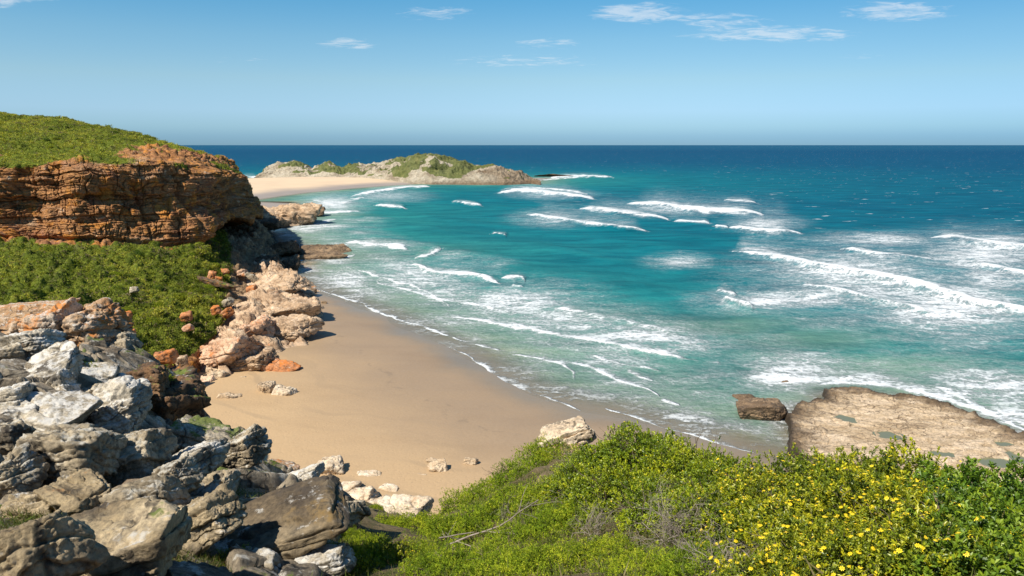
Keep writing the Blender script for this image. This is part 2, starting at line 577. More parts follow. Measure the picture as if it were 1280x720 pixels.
# wheel-like trails scraped in the sand
trail = h.node('ShaderNodeTexWave', wave_type='RINGS')
h.put(trail.inputs['Vector'], h.mapping(P, (0.045, 0.045, 1), loc=(1.2, -5.6, 0)))
trail.inputs['Scale'].default_value = 0.9
trail.inputs['Distortion'].default_value = 5.0
trail.inputs['Detail'].default_value = 2.0
tr = h.math('MULTIPLY', h.step(trail.outputs[1], 0.90, 0.99), h.math('MULTIPLY', dry, h.step(h.noise(P, 0.05, 2), 0.36, 0.5)))
col = h.mix(h.math('MULTIPLY', tr, 0.45), col, (0.28, 0.20, 0.12))
h.put(b.inputs['Base Color'], col)
peb = h.voronoi(P, 0.9)
pm = h.math('MULTIPLY', h.step(peb, 0.10, 0.05), h.math('MULTIPLY', h.step(h.noise(P, 0.13, 4, 0.65), 0.52, 0.62), dry))
col = h.mix(h.math('MULTIPLY', pm, 0.7), col, (0.13, 0.10, 0.07))
wrack = h.math('ABSOLUTE', h.math('SUBTRACT', h.math('ADD', sd_, h.math('MULTIPLY', h.math('SUBTRACT', h.noise(P, 0.10, 5, 0.6), 0.5), 14.0)), 17.0))
wr = h.math('MULTIPLY', h.step(wrack, 0.7, 0.1), h.step(h.noise(P, 0.5, 4, 0.7), 0.48, 0.58))
col = h.mix(h.math('MULTIPLY', wr, 0.35), col, (0.17, 0.125, 0.08))
h.put(b.inputs['Base Color'], col)
h.put(b.inputs['Roughness'], h.math('ADD', 0.28, h.math('MULTIPLY', h.math('ADD', damp, dry), 0.30)))
b.inputs['Specular IOR Level'].default_value = 0.35
nb = h.bump(h.noise(P, 1.4, 6, 0.62), 0.25, 0.2)
nb = h.bump(h.math('MULTIPLY', h.step(h.voronoi(P, 1.6), 0.0, 0.32), dry), 0.35, 0.1, nb)
nb = h.bump(tr, -0.5, 0.12, nb)
h.put(b.inputs['Normal'], nb)
M['sand'] = m
beach = link('beach', mesh_np('beach', np.stack([gx.ravel(), gy.ravel(), bz], -1), grid_faces(420, 420), attrs={'inland': bd}), M['sand'])
tag(beach, kind='structure')

# far sand spit that ties the island to the land
gx, gy = np.meshgrid(np.linspace(-480, 60, 300), np.linspace(480, 960, 260), indexing='ij')
x, y = gx.ravel(), gy.ravel()
fd = poly_sd(x, y, FARLAND)
fz = np.where(fd > 0, 6.0 * (1 - np.exp(-fd / 90.0)), 0.03 * fd)
fz = np.maximum(fz, -4) + 0.35 * fbm(np.stack([x / 30, y / 30, 0 * x], -1), 3) * sstep(fd, 8, 40)
m, h, b = new_mat('far_sand')
P = h.node('ShaderNodeNewGeometry').outputs['Position']
sd_ = h.math('ADD', h.attr('inland'), h.math('MULTIPLY', h.math('SUBTRACT', h.noise(P, 0.02, 4), 0.5), 30.0))
col = h.mix(h.step(sd_, 10, 42), (0.26, 0.22, 0.19), (0.58, 0.43, 0.28))
col = h.mix(0.4, col, h.ramp(h.noise(h.mapping(P, (0.01, 0.05, 1)), 1.0, 6, 0.6), [(0.3, (0.8, 0.8, 0.78)), (0.6, (1.05, 1.05, 1.03))]), 'MULTIPLY')
h.put(b.inputs['Base Color'], col)
b.inputs['Roughness'].default_value = 0.9
M['farsand'] = m
tag(link('sand_spit', mesh_np('sand_spit', np.stack([x, y, fz], -1), grid_faces(300, 260), attrs={'inland': fd}), m), kind='structure')

# ------------------------------------------------------------------ sea
# plan tessellation that gets coarser with distance, out to the horizon
cols_a = np.concatenate([np.arange(-240, 290, 3.0), np.arange(290, 1290, 1.15), np.arange(1290, 1521, 3.0)])
q = np.concatenate([np.geomspace(0.45, 8, 40), np.arange(8.6, 60, 0.6), np.arange(60.5, 400, 0.75), np.arange(401, 440, 2.0)])
rows_b = HORIZON + q
A, B = np.meshgrid(cols_a, rows_b, indexing='ij')
Ps = at_z(A.ravel(), B.ravel())
sx, sy = Ps[:, 0], Ps[:, 1]
dist = np.hypot(sx, sy)
P3 = np.stack([sx, sy, 0 * sx], -1)
shore = -land_sd(sx, sy)                      # metres off the land
shore = np.minimum(shore, -poly_sd(sx, sy, platform) * 1.6 + 4)
# irregular fronts: the traces below are warped by noise
wa = A.ravel() + 5 * perlin(P3 / 11.0) * np.clip(150 / dist, 0.15, 1.2) + 3 * perlin(P3 / 4.0 + 5) * np.clip(130 / dist, 0.1, 1.2)
wb = B.ravel() + 2.6 * perlin(P3 / 9.0 + 9) * np.clip(150 / dist, 0.3, 1.2) + 1.3 * perlin(P3 / 3.3 + 2) * np.clip(150 / dist, 0.2, 1.2)
foam = np.zeros(len(sx))
lift = np.zeros(len(sx))
# breakers: points along the crest, thickness, trailing foam, strength, height of the crest
BREAK = [
    ([(622, 242), (660, 240), (700, 245), (742, 249)], 3.0, 7, 1.0, 1.2),
    ([(645, 238), (690, 238), (735, 244)], 2.0, 3, 0.8, 0.8),
    ([(688, 222), (720, 221), (765, 222)], 1.6, 2, 0.9, 1),
    ([(440, 246), (470, 241), (500, 236), (535, 233)], 2.6, 4, 1.0, 1),
    ([(380, 262), (410, 266), (448, 264)], 3, 6, 0.9, 0.6), ([(392, 250), (420, 255), (455, 247)], 2.5, 6, 0.7, 0.4),
    ([(360, 286), (385, 283), (420, 274)], 2.5, 5, 0.7, 0.3), ([(470, 257), (490, 259), (507, 261)], 2, 3, 0.9, 0.8),
    ([(565, 254), (582, 255), (602, 258)], 1.6, 2, 0.9, 0.8), ([(614, 293), (635, 296)], 2, 2, 1, 0.6),
    ([(436, 303), (470, 307), (510, 311)], 3.2, 6, 1.0, 0.9), ([(519, 322), (535, 320), (552, 313)], 3.0, 5, 0.9, 0.6),
    ([(516, 331), (541, 341), (584, 345), (625, 354)], 3.0, 7, 1.0, 0.9), ([(628, 346), (650, 348), (656, 352)], 2.4, 3, 0.9, 0.4),
    ([(640, 356), (655, 359)], 2.0, 2, 0.8, 0.3),
    ([(786, 255), (830, 260), (870, 266), (920, 268), (953, 269)], 3.8, 9, 1.0, 1.6),
    ([(905, 251), (925, 252), (945, 254)], 2, 3, 0.9, 0.7),
    ([(726, 261), (780, 268), (836, 275)], 2.8, 8, 0.95, 1), ([(842, 277), (865, 279), (888, 279)], 2.4, 3, 0.9, 0.7),
    ([(660, 268), (700, 276), (760, 285), (808, 290)], 2.4, 10, 0.9, 0.9), ([(893, 284), (910, 286)], 1.8, 2, 0.9, 0.5),
    ([(911, 286), (940, 291), (970, 293), (1003, 292)], 2.8, 16, 1.0, 1.1),
    ([(915, 314), (956, 322), (1014, 335), (1085, 347), (1155, 363), (1210, 378), (1290, 394), (1400, 415)], 3.6, 14, 1.0, 1.2),
    ([(1051, 311), (1080, 317), (1112, 322), (1167, 324)], 2.6, 9, 0.95, 0.9),
    ([(1165, 297), (1200, 301), (1229, 307), (1290, 313), (1420, 325)], 3.4, 9, 1.0, 1.1),
    ([(1215, 331), (1250, 339), (1290, 349), (1400, 370)], 3.2, 10, 1.0, 1),
    ([(897, 362), (908, 366), (920, 369)], 2.6, 7, 0.9, 0.5), ([(903, 376), (922, 385), (942, 389)], 2.8, 12, 0.95, 0.9),
    ([(431, 333), (460, 341), (482, 349), (519, 359), (545, 371), (563, 382)], 1.7, 6, 0.85, 0.4),
    ([(568, 395), (604, 402), (649, 410), (702, 420), (742, 428), (787, 437), (830, 445), (872, 452)], 3.2, 11, 1.0, 0.8),
    ([(640, 404), (690, 416), (720, 424)], 2.0, 8, 0.8, 0.3), ([(470, 352), (520, 366), (570, 378), (620, 386), (660, 395)], 2.2, 10, 0.85, 0.3), ([(690, 388), (750, 398), (810, 410), (850, 420)], 2.2, 10, 0.75, 0.4),
    ([(1000, 355), (1060, 368), (1120, 384), (1180, 398)], 2.4, 12, 0.8, 0.6), ([(720, 440), (770, 452), (830, 464)], 1.8, 8, 0.75, 0.2),
    ([(393, 360), (446, 378), (474, 390), (523, 408), (582, 427)], 1.8, 5, 0.95, 0.15),
    ([(440, 371), (480, 384), (520, 399), (560, 414)], 1.2, 4, 0.6, 0.1),
    ([(562, 433), (600, 455), (633, 478), (660, 490), (690, 500), (728, 512)], 1.5, 9, 0.9, 0.1),
    ([(594, 431), (620, 436)], 1.7, 3, 0.9, 0.25), ([(639, 443), (677, 448), (706, 459), (720, 475)], 1.8, 6, 0.9, 0.3),
    ([(714, 453), (746, 463), (787, 479), (820, 496)], 1.8, 8, 0.9, 0.3), ([(787, 462), (800, 469), (816, 478)], 2.4, 7, 0.8, 0.3),
    ([(760, 511), (807, 527), (860, 541), (905, 555), (945, 566)], 2.0, 8, 0.95, 0.1), ([(825, 500), (850, 507)], 2, 3, 0.9, 0.3),
    ([(1020, 480), (1060, 477), (1100, 481), (1140, 488), (1180, 498), (1225, 514), (1290, 541)], 5.0, 12, 1.0, 0.4),
    ([(1165, 483), (1190, 490), (1215, 505), (1250, 520), (1300, 536)], 4, 8, 0.9, 0.5),
    ([(350, 343), (362, 350), (390, 360)], 2.5, 5, 0.9, 0.1), ([(360, 337), (368, 328), (395, 323), (438, 321), (440, 316)], 2.2, 4, 0.8, 0.1),
    ([(345, 300), (372, 309), (400, 309)], 2, 5, 0.6, 0.1),
    ([(655, 229), (690, 224), (740, 221)], 1.3, 2, 0.9, 0.3), ([(302, 221), (322, 222)], 1.5, 2, 0.9, 0.2), ([(880, 455), (900, 458)], 2, 3, 0.7, 0.2),
]
for pts, th, trl, st, ht in BREAK:
    pts = catmull(np.array(pts, float), max(6, 4 * len(pts)))
    lo, hi = pts.min(0), pts.max(0)
    pick = np.where((wa > lo[0] - 30) & (wa < hi[0] + 30) & (wb > lo[1] - 5 * trl - 8) & (wb < hi[1] + 16))[0]
    if not len(pick):
        continue
    X, Y = wa[pick], wb[pick]
    best = np.full(len(pick), 1e9)
    sgn = np.zeros(len(pick))
    par = np.zeros(len(pick))
    n = len(pts) - 1
    for i in range(n):
        d, t, s = seg_dist(X, Y, pts[i], pts[i + 1])
        nr = d < best
        best = np.where(nr, d, best)
        sgn = np.where(nr, s, sgn)
        par = np.where(nr, (i + t) / n, par)
    s = np.where(sgn > 0, -best, best)               # positive on the seaward side
    if pts[-1][0] < pts[0][0]:
        s = -s
    taper = np.sqrt(np.clip(np.minimum(par, 1 - par) * 6, 0, 1)) * 0.8 + 0.2
    th_ = th * taper
    run_px = np.linalg.norm(np.diff(pts, axis=0), axis=1).sum()
    endf = sstep(np.minimum(par, 1 - par) * run_px, 0, min(40, 0.35 * run_px))
    th_ = th_ * np.clip(0.85 + 0.9 * perlin(P3[pick] / 15.0 + 31), 0.35, 2)
    front = np.exp(-(s / (0.60 * th_)) ** 2)
    back = np.maximum(np.exp(-(np.abs(s) / (1.1 * th_)) ** 2), 0.80 * endf * np.exp(-np.abs(s) / (1.25 * trl)))
    st = st * np.clip(0.92 + 0.40 * perlin(P3[pick] / 8.0 + 13) + 0.25 * perlin(P3[pick] / 3.0 + 3), 0.55, 1.05)
    f = st * np.where(s < 0, front, back)
    for e0, e1, msk in ((pts[0], pts[1], par <= 0), (pts[-1], pts[-2], par >= 1)):
        tv = (e0 - e1) / np.linalg.norm(e0 - e1)
        along = np.abs((X - e0[0]) * tv[0] + (Y - e0[1]) * tv[1])
        perp = np.sqrt(np.maximum(best ** 2 - along ** 2, 0)) * np.sign(s)
        body_ = np.where(perp < 0, np.exp(-(perp / (0.5 * th_)) ** 2), 0.7 * np.exp(-(perp / th_) ** 2))
        f = np.where(msk, st * body_ * np.exp(-(along / 3.5) ** 2), f)
    foam[pick] = np.maximum(foam[pick], f)
    lf = ht * taper * np.where(s < 0, np.exp(-(s / (0.7 * th)) ** 2), np.exp(-(s / (2.2 * th)) ** 2))
    lf = np.where((par <= 0) | (par >= 1), lf * np.exp(-(best / 3.0) ** 2), lf) * np.sqrt(np.clip(np.minimum(par, 1 - par) * 5, 0.04, 1))
    lift[pick] = np.maximum(lift[pick], lf)
# fields of spent, lacy foam: centre, half sizes, amount
LACE = [(520, 348, 75, 22, .42), (430, 350, 45, 20, .45), (640, 378, 85, 22, .46), (700, 400, 90, 22, .40), (800, 420, 90, 18, .46), (865, 432, 50, 14, .42),
        (960, 376, 70, 13, .50), (1010, 372, 70, 14, .46), (1000, 318, 55, 9, .30), (1060, 340, 110, 26, .46), (1190, 385, 110, 36, .50), (1100, 360, 120, 26, .42), (1230, 320, 90, 26, .45), (1240, 350, 80, 20, .40),
        (1100, 300, 80, 9, .40), (1210, 420, 90, 22, .30), (850, 327, 34, 8, .42), (690, 273, 40, 9, .36), (840, 262, 70, 8, .36), (955, 280, 38, 9, .44),
        (690, 243, 42, 5, .38), (415, 255, 35, 12, .46), (385, 285, 40, 8, .42), (480, 245, 45, 7, .34), (680, 452, 60, 14, .28), (760, 452, 60, 14, .36), (780, 475, 50, 14, .32),
        (985, 470, 60, 18, .56), (1080, 474, 70, 9, .52), (1190, 492, 55, 12, .50), (1260, 520, 45, 12, .55), (850, 515, 45, 14, .25), (900, 540, 60, 10, .38), (620, 462, 25, 12, .3),
        (700, 495, 50, 8, .34), (470, 330, 40, 9, .25), (600, 330, 40, 8, .22), (560, 320, 30, 6, .3), (930, 425, 60, 10, .22), (1060, 400, 80, 12, .26), (560, 400, 60, 14, .34),
        (455, 366, 50, 12, .40), (420, 325, 30, 7, .4), (730, 405, 60, 12, .42), (570, 365, 50, 12, .40), (900, 470, 30, 10, .2), (1250, 300, 60, 8, .40)]
for px_, py_, rx_, ry_, am in LACE:
    g = ((wa - px_) / rx_) ** 2 + ((wb - py_) / ry_) ** 2
    foam = np.maximum(foam, 1.42 * am * np.exp(-g * 0.75))
foam = np.maximum(foam, (0.46 + 0.28 * perlin(P3 / 16.0 + 40)) * np.exp(-((shore - 5) / 7.5) ** 2) * (dist < 420))
foam = np.maximum(foam, (0.40 + 0.35 * perlin(P3 / 22.0 + 50)) * np.exp(-((shore - 28) / 20) ** 2) * (dist < 420))
silt = np.zeros(len(sx))
for px_, py_, rx_, ry_, am in [(900, 408, 130, 16, .8), (760, 395, 90, 12, .45), (1000, 425, 120, 16, .8), (1120, 458, 120, 18, .7), (960, 440, 70, 12, .5), (1010, 460, 60, 20, .4), (1240, 478, 80, 14, .5), (560, 310, 60, 8, .15)]:
    g = ((wa - px_) / rx_) ** 2 + ((wb - py_) / ry_) ** 2
    silt = np.maximum(silt, am * np.exp(-g))
# real relief: swell running onto the beach, chop, and the breakers' crests
nrm_s = np.array([0.79, 0.62])
s_ = sx * nrm_s[0] + sy * nrm_s[1] + 9 * perlin(P3 / 70.0) + 4 * perlin(P3 / 25.0 + 4)
far_fade = np.clip(1 - dist / 1400, 0, 1)
near_fade = sstep(shore, 4, 60)
sw = np.sin(2 * np.pi * s_ / 36)
z = 0.9 * (np.where(sw > 0, sw ** 1.6 if False else np.abs(sw) ** 1.6, sw * 0.6)) * (0.55 + 0.45 * perlin(P3 / 60 + 3)) * near_fade * far_fade
s2 = sx * 0.25 + sy * 0.97 + 6 * perlin(P3 / 40.0 + 7)
z += 0.16 * np.sin(2 * np.pi * s2 / 14) * near_fade * np.clip(1 - dist / 500, 0, 1)
z += 0.24 * fbm(P3 / 5.0, 3) * sstep(shore, 2, 30) * np.clip(1 - dist / 400, 0, 1)
z += lift * 1.7 * sstep(shore, 6, 70)
Ps[:, 2] = z
m, h, out = new_mat('sea_water', bsdf=False)
b = h.node('ShaderNodeBsdfDiffuse')
gl = h.node('ShaderNodeBsdfGlossy')
fr = h.node('ShaderNodeFresnel')
fr.inputs[0].default_value = 1.33
body = h.node('ShaderNodeMixShader')
P = h.node('ShaderNodeNewGeometry').outputs['Position']
dsh = h.attr('shore')
dn = h.math('MULTIPLY', dsh, h.math('ADD', 0.55, h.math('MULTIPLY', h.noise(h.mapping(P, (0.012, 0.03, 1)), 1.0, 4, 0.6), 0.9)))
lg = h.math('DIVIDE', h.math('LOGARITHM', h.math('ADD', h.math('MAXIMUM', dn, 0.0), 1.0), 10.0), 4.0)   # 0 at the beach, 1 at 10 km
water = h.ramp(lg, [(0.0, (0.22, 0.20, 0.125)), (0.20, (0.155, 0.195, 0.125)), (0.33, (0.075, 0.18, 0.135)), (0.42, (0.014, 0.155, 0.150)),
                    (0.53, (0.002, 0.115, 0.142)), (0.64, (0.001, 0.080, 0.125)), (0.74, (0.001, 0.056, 0.112)), (0.9, (0.001, 0.048, 0.108)), (1.0, (0.004, 0.062, 0.122))])  # last stop lightened: horizon haze painted into the far water colour
water = h.mix(h.math('MULTIPLY', h.attr('silt'), 0.75), water, (0.115, 0.185, 0.125))
streak = h.noise(h.mapping(P, (0.018, 0.07, 1), rot=(0, 0, 0.12)), 1.0, 6, 0.62)
water = h.mix(0.8, water, h.ramp(streak, [(0.3, (0.62, 0.72, 0.76)), (0.5, (1, 1, 1)), (0.72, (1.5, 1.3, 1.22))]), 'MULTIPLY')
swell_shade = h.noise(h.mapping(P, (0.035, 0.14, 1), rot=(0, 0, -0.28)), 1.0, 6, 0.62)
water = h.mix(0.9, water, h.ramp(swell_shade, [(0.3, (0.5, 0.66, 0.72)), (0.5, (1, 1, 1)), (0.7, (1.5, 1.28, 1.2))]), 'MULTIPLY')  # bands painted into the water colour for shaded and bright wave faces
# foam: solid where dense, lacy where it is old
fm = h.attr('foam')
wv = h.vmath('ADD', P, h.vmath('SCALE', h.noisec(P, 0.25, 3), 3.2))
lace = h.voronoi(h.mapping(wv, (0.30, 0.42, 0.3), rot=(0, 0, -0.5)), 1.0, 'DISTANCE_TO_EDGE')
lace2 = h.voronoi(h.mapping(wv, (0.85, 1.15, 0.8), rot=(0, 0, -0.5)), 1.0, 'DISTANCE_TO_EDGE')
lacem = h.math('SUBTRACT', 1.0, h.math('ADD', h.math('MULTIPLY', h.step(lace, 0.0, 0.22), 0.55), h.math('MULTIPLY', h.step(lace2, 0.0, 0.25), 0.45)))
patch = h.noise(h.mapping(P, (0.12, 0.22, 1), rot=(0, 0, -0.45)), 1.0, 7, 0.68)
grain = h.noise(P, 1.1, 8, 0.75)
tex = h.math('ADD', h.math('SUBTRACT', h.math('MULTIPLY', patch, 1.5), 0.32), h.math('ADD', h.math('MULTIPLY', lacem, 0.26), h.math('MULTIPLY', h.math('SUBTRACT', grain, 0.5), 1.0)))
thr = h.math('SUBTRACT', 0.88, h.math('MULTIPLY', fm, 0.86))
fmask = h.step(h.math('SUBTRACT', tex, thr), -0.20, 0.32)
fsoft = h.math('MULTIPLY', h.step(h.math('SUBTRACT', tex, thr), -0.55, 0.42), 0.62)
fmask = h.math('MULTIPLY', h.math('MAXIMUM', fmask, fsoft), h.step(fm, 0.02, 0.20))
# stray whitecaps on the open sea
wcv = h.mapping(P, (0.075, 0.15, 1), rot=(0, 0, 0.05))
wc = h.math('MULTIPLY', h.step(h.noise(wcv, 1.0, 3, 0.6), 0.655, 0.70), h.step(h.noise(P, 0.012, 2), 0.40, 0.54))
wc = h.math('MULTIPLY', wc, h.step(dsh, 120, 300))
fal = h.math('MULTIPLY', fmask, h.math('ADD', 0.48, h.math('MULTIPLY', h.step(fm, 0.25, 0.7), 0.50)))
fmask = h.math('MAXIMUM', fal, h.math('MULTIPLY', wc, 0.6))
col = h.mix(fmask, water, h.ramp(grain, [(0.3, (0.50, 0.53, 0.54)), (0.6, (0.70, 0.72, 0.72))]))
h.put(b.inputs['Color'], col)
gl.inputs['Roughness'].default_value = 0.25
gl.inputs['Color'].default_value = (1, 1, 1, 1)
hgt = h.math('ADD', h.noise(h.mapping(P, (0.32, 0.6, 1), rot=(0, 0, -0.3)), 1.0, 8, 0.62), h.math('MULTIPLY', fmask, 0.6))
nb = h.bump(hgt, 0.85, 1.0)
h.put(b.inputs['Normal'], nb)
h.put(gl.inputs['Normal'], nb)
h.put(fr.inputs['Normal'], nb)
# wind-roughened water never turns into a mirror at grazing angles: the facets facing the eye dominate
h.put(body.inputs[0], h.math('MULTIPLY', h.math('MINIMUM', fr.outputs[0], 0.075), h.math('SUBTRACT', 1.0, fmask)))
m.node_tree.links.new(b.outputs[0], body.inputs[1])
m.node_tree.links.new(gl.outputs[0], body.inputs[2])
tr = h.node('ShaderNodeBsdfTransparent')
mixs = h.node('ShaderNodeMixShader')
depth_a = h.math('MAXIMUM', h.step(dsh, -1.0, 11.0), fmask)
edge_a = h.math('MULTIPLY', h.step(dsh, -6.0, -0.2), 0.12)
h.put(mixs.inputs[0], h.math('MAXIMUM', depth_a, edge_a))
m.node_tree.links.new(tr.outputs[0], mixs.inputs[1])
m.node_tree.links.new(body.outputs[0], mixs.inputs[2])
m.node_tree.links.new(mixs.outputs[0], out.inputs[0])
M['sea'] = m
nu, nv = len(cols_a), len(rows_b)
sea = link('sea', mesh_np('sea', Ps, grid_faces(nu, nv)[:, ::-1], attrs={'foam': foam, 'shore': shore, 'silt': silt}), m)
tag(sea, kind='structure')

# ------------------------------------------------------------------ headland: slope, cliff band, hill
# cross-sections from left to right; each lists points of its profile as (sight x, sight y, distance ahead)
SECT = [
    # buried foot, toe of slope, middle of slope, foot of cliff, lip, brow of cliff, shoulder, hill crest, back
    [(-330, 640, 62), (-300, 470, 88), (-300, 370, 130), (-300, 300, 170), (-300, 285, 172), (-300, 206, 178), (-300, 150, 225), (-300, 95, 290), (-300, 160, 360)],
    [(-140, 640, 62), (-120, 470, 85), (-130, 370, 128), (-130, 299, 172), (-130, 285, 173), (-130, 206, 179), (-130, 165, 225), (-130, 117, 285), (-130, 165, 350)],
    [(0, 620, 66), (0, 460, 85), (0, 370, 128), (0, 299, 175), (0, 285, 177), (0, 206, 182), (0, 180, 215), (0, 141, 275), (0, 175, 340)],
    [(80, 600, 70), (80, 470, 90), (75, 372, 134), (75, 301, 178), (75, 287, 179), (70, 204, 185), (72, 185, 215), (75, 149, 268), (75, 180, 330)],
    [(160, 580, 76), (150, 470, 98), (135, 368, 142), (130, 303, 182), (130, 288, 183), (125, 202, 190), (125, 188, 215), (128, 158, 262), (130, 185, 320)],
    [(235, 545, 84), (204, 446, 115), (185, 362, 152), (185, 306, 187), (184, 292, 189), (178, 201, 196), (178, 192, 215), (172, 168, 255), (180, 188, 310)],
    [(300, 520, 92), (250, 424, 130), (226, 352, 164), (222, 309, 193), (223, 295, 194), (216, 203, 203), (212, 197, 218), (208, 180, 248), (215, 195, 300)],
    [(355, 470, 118), (288, 394, 155), (256, 342, 180), (246, 306, 200), (249, 290, 200), (246, 207, 215), (240, 199, 228), (240, 189, 250), (250, 200, 300)],
    [(400, 400, 165), (325, 352, 205), (290, 318, 215), (258, 296, 238), (274, 278, 224), (270, 208, 240), (263, 202, 255), (264, 195, 268), (270, 205, 310)],
    [(400, 340, 215), (338, 322, 245), (312, 302, 250), (266, 284, 292), (302, 272, 250), (290, 213, 264), (283, 206, 280), (284, 201, 292), (285, 212, 330)],
    [(380, 312, 262), (336, 300, 285), (322, 286, 288), (276, 276, 325), (319, 269, 278), (298, 222, 290), (294, 213, 305), (293, 209, 320), (290, 220, 360)],
    [(360, 296, 310), (330, 286, 335), (318, 276, 338), (296, 272, 345), (314, 262, 322), (296, 230, 330), (292, 220, 345), (288, 216, 360), (280, 226, 400)],
    [(340, 285, 390), (318, 274, 410), (306, 268, 412), (290, 262, 415), (296, 250, 400), (284, 232, 410), (276, 226, 420), (270, 224, 440), (260, 232, 480)],
]
G = np.array([[at_y(a, b_, Y) for a, b_, Y in row] for row in SECT])
G[:, 0] = G[:, 1] + np.array([6.0, -5.0, 0])          # the foot of the slope is buried in sand or sea
G[:, 0, 2] = -3
NU = 1000
G = catmull(G, NU)
SEGN = [20, 70, 80, 34, 190, 40, 70, 24]
cols_ = []
vv = []
for j, n in enumerate(SEGN):
    t = np.linspace(0, 1, n, endpoint=(j == len(SEGN) - 1))
    cols_.append(G[:, j, None, :] * (1 - t)[None, :, None] + G[:, j + 1, None, :] * t[None, :, None])
    vv.append(j + t)
HG = np.concatenate(cols_, 1)
vv = np.concatenate(vv)
NV = HG.shape[1]
# soften the profile corners a little, then grow relief along the surface's own outward direction
for _ in range(3):
    HG[:, 1:-1] = (HG[:, :-2] + 2 * HG[:, 1:-1] + HG[:, 2:]) / 4
du = np.gradient(HG, axis=0)
dv = np.gradient(HG, axis=1)
N = np.cross(du, dv)
N /= np.linalg.norm(N, axis=2, keepdims=True) + 1e-9
if N[NU // 3, 250, 1] > 0:
    N = -N
V = HG.reshape(-1, 3)
Nf = N.reshape(-1, 3)
U = np.repeat(np.linspace(0, 1, NU), NV)
Vp = np.tile(vv, NU)
Hn = Nf.copy()
Hn[:, 2] *= 0.25
Hn /= np.linalg.norm(Hn, axis=1, keepdims=True) + 1e-9
warp = fbm(V / 9.0, 3)
cliff = sstep(Vp + 0.10 * warp, 2.96, 3.12) * (1 - sstep(Vp + 0.05 * fbm(V / 12.0 + 8, 3), 4.86, 5.06))
hold = np.concatenate([[0], np.cumsum(np.linalg.norm(np.diff(HG[:, 250], axis=0), axis=1))])
run = np.repeat(hold, NV)                         # metres along the cliff


def beds(run, zz, thick, length, seed):
    """courses of bedded stone broken into blocks: a random stand-out for each block, plus its joints"""
    L = zz / thick
    li = np.floor(L)
    bl = run / length + hash_u(li.astype(np.int64), li.astype(np.int64) + seed) * 13.7
    bi = np.floor(bl)
    r1 = hash_u(li.astype(np.int64), bi.astype(np.int64) + 91, np.zeros(len(li), np.int64) + seed)
    rl = hash_u(li.astype(np.int64) + 7, li.astype(np.int64), np.zeros(len(li), np.int64) + seed)
    fz = L - li
    fx = bl - bi
    gap = np.minimum(np.minimum(fz, 1 - fz) * thick / 0.12, np.minimum(fx, 1 - fx) * length / 0.16)
    rnd = np.clip(gap, 0, 1)
    return (0.55 * rl + 0.45 * r1) - 0.5, rnd


tilt = V[:, 2] + 0.02 * run + 0.8 * fbm(V / 16.0 + 2, 2) + 0.22 * fbm(V / 3.0, 2)
rw = run + 1.6 * fbm(V / 5.0 + 6, 2)
tilt = tilt + 0.45 * fbm(V / 9.0 + 31, 3)
b1, g1 = beds(rw, tilt, 5.6, 6.0, 1)
b2, g2 = beds(rw * 1.07 + 3 + 0.4 * tilt, tilt + 1.2 * fbm(V / 11.0 + 3, 2), 2.4, 2.8, 2)
b3, g3 = beds(rw * 0.93 + 7, tilt + 0.5 * fbm(V / 2.5 + 3, 2), 0.75, 1.6, 3)
butt = fbm(np.stack([run / 17.0, 0 * run, V[:, 2] / 60.0], -1), 3)
zrel = np.clip(Vp - 3, 0, 2)
dcl = 4.4 * butt + 3.0 * b1 + 2.2 * b2 + 1.0 * b3 - 0.9 * (1 - g1) - 0.6 * (1 - g2) - 0.25 * (1 - g3)
dcl += 0.8 * fbm(V / 5.0 + 11, 3) + 0.22 * fbm(V / 0.9, 3)
dcl += 1.3 * sstep(Vp, 4.55, 4.8) - 1.6 * (1 - sstep(Vp, 3.05, 3.5)) - 1.8 * np.exp(-((Vp - 4.45 - 0.12 * warp) / 0.05) ** 2) * sstep(butt, -0.3, 0.3)
# a few deep vertical clefts
cleft = np.clip(1 - np.abs(perlin(np.stack([run / 11.0, 0 * run + 3.3, V[:, 2] / 40.0], -1))) / 0.05, 0, 1)
dcl -= 2.6 * cleft * (0.5 + 0.5 * perlin(V / 8.0))
V = V + Hn * (dcl * cliff)[:, None]
# slopes: hummocks of scrub and stony ground
f1, f2, cid = worley(V / np.array([2.1, 2.1, 2.1]) + 0.4 * np.stack([perlin(V / 2.0), perlin(V / 2.0 + 9), 0 * run], -1))
soft = (1 - cliff)
hum = 0.75 * (1 - np.clip(f1 / 0.62, 0, 1) ** 2) * (0.5 + cid) + 0.9 * fbm(V / 9.0, 4)
vg = fbm(V / 14.0 + 4, 4)
veg = soft.copy()
right = U
# the brown shore on the right has no scrub; neither has the apron of bare stone on top of the brow
shoremask = sstep(U + 0.02 * warp + 0.10 * (1.3 - Vp), 0.565, 0.615) * (1 - sstep(Vp + 0.3 * vg, 2.45, 2.75))
veg *= 1 - shoremask
bare_brow = sstep(U + 0.04 * vg, 0.33, 0.44) * (1 - sstep(Vp + 0.6 * vg - 2.2 * (U - 0.42), 6.1, 6.9)) * sstep(Vp, 4.9, 5.1)
veg *= 1 - bare_brow * sstep(vg, -0.75, 0.05)
rim = np.exp(-((Vp - 5.25) / 0.35) ** 2) * sstep(vg, 0.05, 0.5)
veg *= 1 - 0.8 * rim
veg *= 1 - np.exp(-((Vp - 2.95) / 0.09) ** 2) * sstep(vg, -0.2, 0.2)
veg *= sstep(V[:, 2], 2.5, 5.0)
veg *= sstep(Vp + 0.10 * vg, 0.72, 0.95)
rough = (1 - veg) * soft
b4, g4 = beds(rw, V[:, 2] * 1.0 + 0.35 * V[:, 1] + 1.5 * fbm(V / 9.0, 2), 1.6, 5.0, 5)
